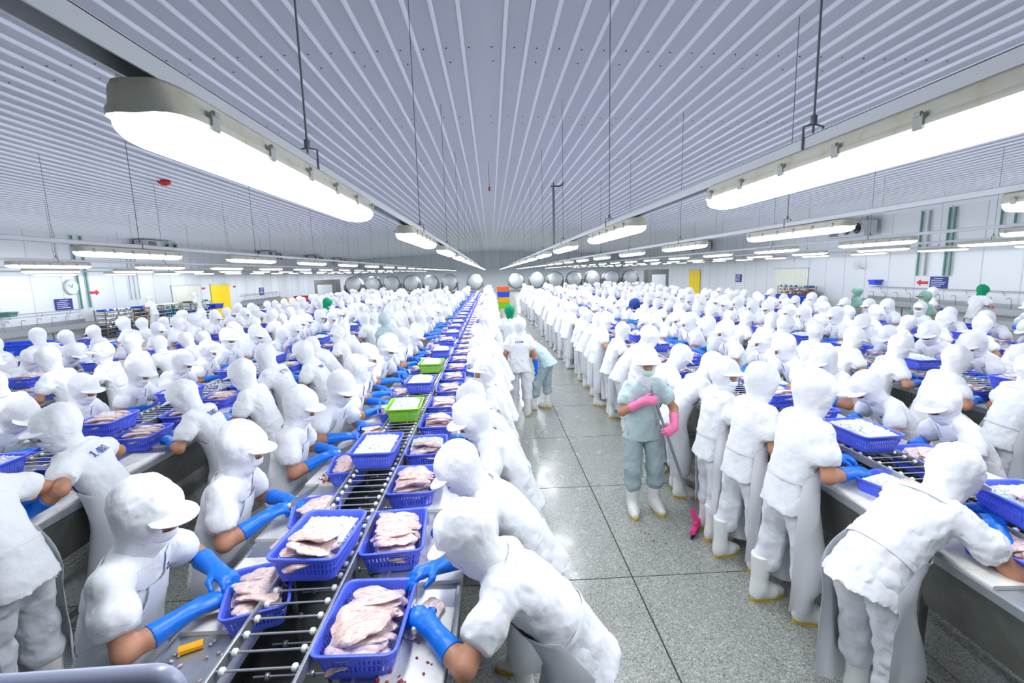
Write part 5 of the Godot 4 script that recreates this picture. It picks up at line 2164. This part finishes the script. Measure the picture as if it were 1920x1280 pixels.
func far_end() -> void:
	# drums in a row across the end of the tables
	var g := Geo.new()
	g.lathe(PackedVector2Array([Vector2(0.0, 0.30), Vector2(0.30, 0.28), Vector2(0.46, 0.18), Vector2(0.48, 0.14), Vector2(0.48, -0.7), Vector2(0.0, -0.7)]), 28, Transform3D(Basis(Vector3.RIGHT, PI / 2), Vector3.ZERO))
	var drum := gm(g, M.drum)
	var ring := Geo.new()
	ring.lathe(PackedVector2Array([Vector2(0.49, 0.1), Vector2(0.52, 0.08), Vector2(0.52, 0.02), Vector2(0.49, 0.0)]), 28, Transform3D(Basis(Vector3.RIGHT, PI / 2), Vector3.ZERO))
	var band := gm(ring, M.steel_dull)
	var fr := Geo.new()
	for s in [-1.0, 1.0]:
		fr.bar(Vector3(0.5 * s, -0.81, 0), Vector3(0.08, 1.62, 0.5), 0.01, 1)
	fr.bar(Vector3(0, -0.62, 0), Vector3(1.0, 0.1, 0.5), 0.02, 0)
	var frame := gm(fr, M.steel_dull)
	var xs := [-8.6, -7.4, -6.2, -5.0, -3.8, -2.6, -1.0, 1.6, 2.9, 4.1, 5.3, 6.5, 7.7, 8.9]
	for i in xs.size():
		var t := thing("tumbler_drum", "steel tumbling drum, %s from left in the row behind the crowd" % nth(i), "drum", Vector3(xs[i], 1.62, -30.0), 0.0, "steel drums at the far end")
		part("drum_shell", drum, t)
		part("band", band, t)
		part("frame", frame, t)
	# crates stacked in the aisle far away
	for i in 4:
		tub(Vector3(0.72, 0.005 + i * 0.33, -29.0), 0.1, Vector3(0.75, 0.32, 0.55), [M.basket_green, M.yellow_block, M.blue_tub, mat(Color(0.85, 0.42, 0.16), 0.5)][i], "%s crate from the floor in the far aisle stack" % nth(i))
	# tall machine housings at both sides of the drums
	for d in [[-10.2, 2.0, "left"], [10.6, 2.1, "right"]]:
		var t := thing("machine_cabinet", "grey steel machine cabinet %s of the far drums" % d[2], "machine", Vector3(d[0], 0, -30.0))
		part("body", bm(Vector3(1.3, d[1], 1.0), M.steel_dull, 0.04, 1), t).position.y = d[1] * 0.5
		part("door", bm(Vector3(0.9, d[1] * 0.7, 0.03), M.grey_box, 0.01, 1), t).position = Vector3(0, d[1] * 0.5, 0.52)

func hall_bits() -> void:
	# pole with a hooked bracket above the right lamp row
	var t := thing("service_pole", "thin grey pole with hooked bracket above the right lamp row", "pole", Vector3(1.1, 2.6, -8.15))
	var g := Geo.new()
	g.tube(PackedVector3Array([Vector3(0, 0, 0), Vector3(0, 1.0, 0)]), 0.022, 8)
	part("pole", gm(g, M.wire), t)
	var h := Geo.new()
	h.tube(PackedVector3Array([Vector3(-0.04, 1.0, 0), Vector3(0.10, 1.0, 0), Vector3(0.15, 1.02, 0), Vector3(0.17, 1.06, 0)]), 0.012, 8)
	h.tube(PackedVector3Array([Vector3(0, 1.0, 0), Vector3(0, 1.06, 0)]), 0.008, 6)
	part("hook", gm(h, M.dark), t)
	# red sprinkler tip hanging over the aisle
	var s := thing("sprinkler", "tiny red sprinkler hanging over the middle of the hall", "sprinkler", Vector3(0.03, ceil_y(0.0), -11.0))
	var w := Geo.new()
	w.tube(PackedVector3Array([Vector3(0, 0, 0), Vector3(0, -0.55, 0)]), 0.005, 5)
	part("wire", gm(w, M.wire), s)
	var b := Geo.new()
	b.lathe(PackedVector2Array([Vector2(0, -0.54), Vector2(0.02, -0.56), Vector2(0.025, -0.63), Vector2(0, -0.66)]), 8)
	part("bulb", gm(b, M.red), s)
	# red reel at the ceiling left
	var r := thing("alarm_bell", "dark red alarm unit under the ceiling on the left", "alarm", Vector3(-7.2, ceil_y(7.2) - 0.06, -11.2))
	var c := Geo.new()
	c.lathe(PackedVector2Array([Vector2(0, 0.06), Vector2(0.12, 0.05), Vector2(0.13, 0.0), Vector2(0.05, -0.05), Vector2(0, -0.05)]), 16)
	part("case", gm(c, M.red), r)
	# guard rail of the stand the picture was taken from
	var gr := thing("guard_rail", "grey painted guard rail at the bottom left corner", "rail", Vector3(-0.62, 0, -0.80))
	var p := Geo.new()
	var path := PackedVector3Array([Vector3(-0.75, 1.50, 0.04), Vector3(-0.03, 1.475, 0)])
	for i in 7:
		var a := PI * 0.5 * i / 6.0
		path.append(Vector3(-0.03 + 0.035 * sin(a), 1.44 + 0.035 * cos(a), 0))
	path.append(Vector3(0.005, 0.0, 0.0))
	p.tube(path, 0.021, 14)
	part("pipe", gm(p, M.rail_grey), gr)
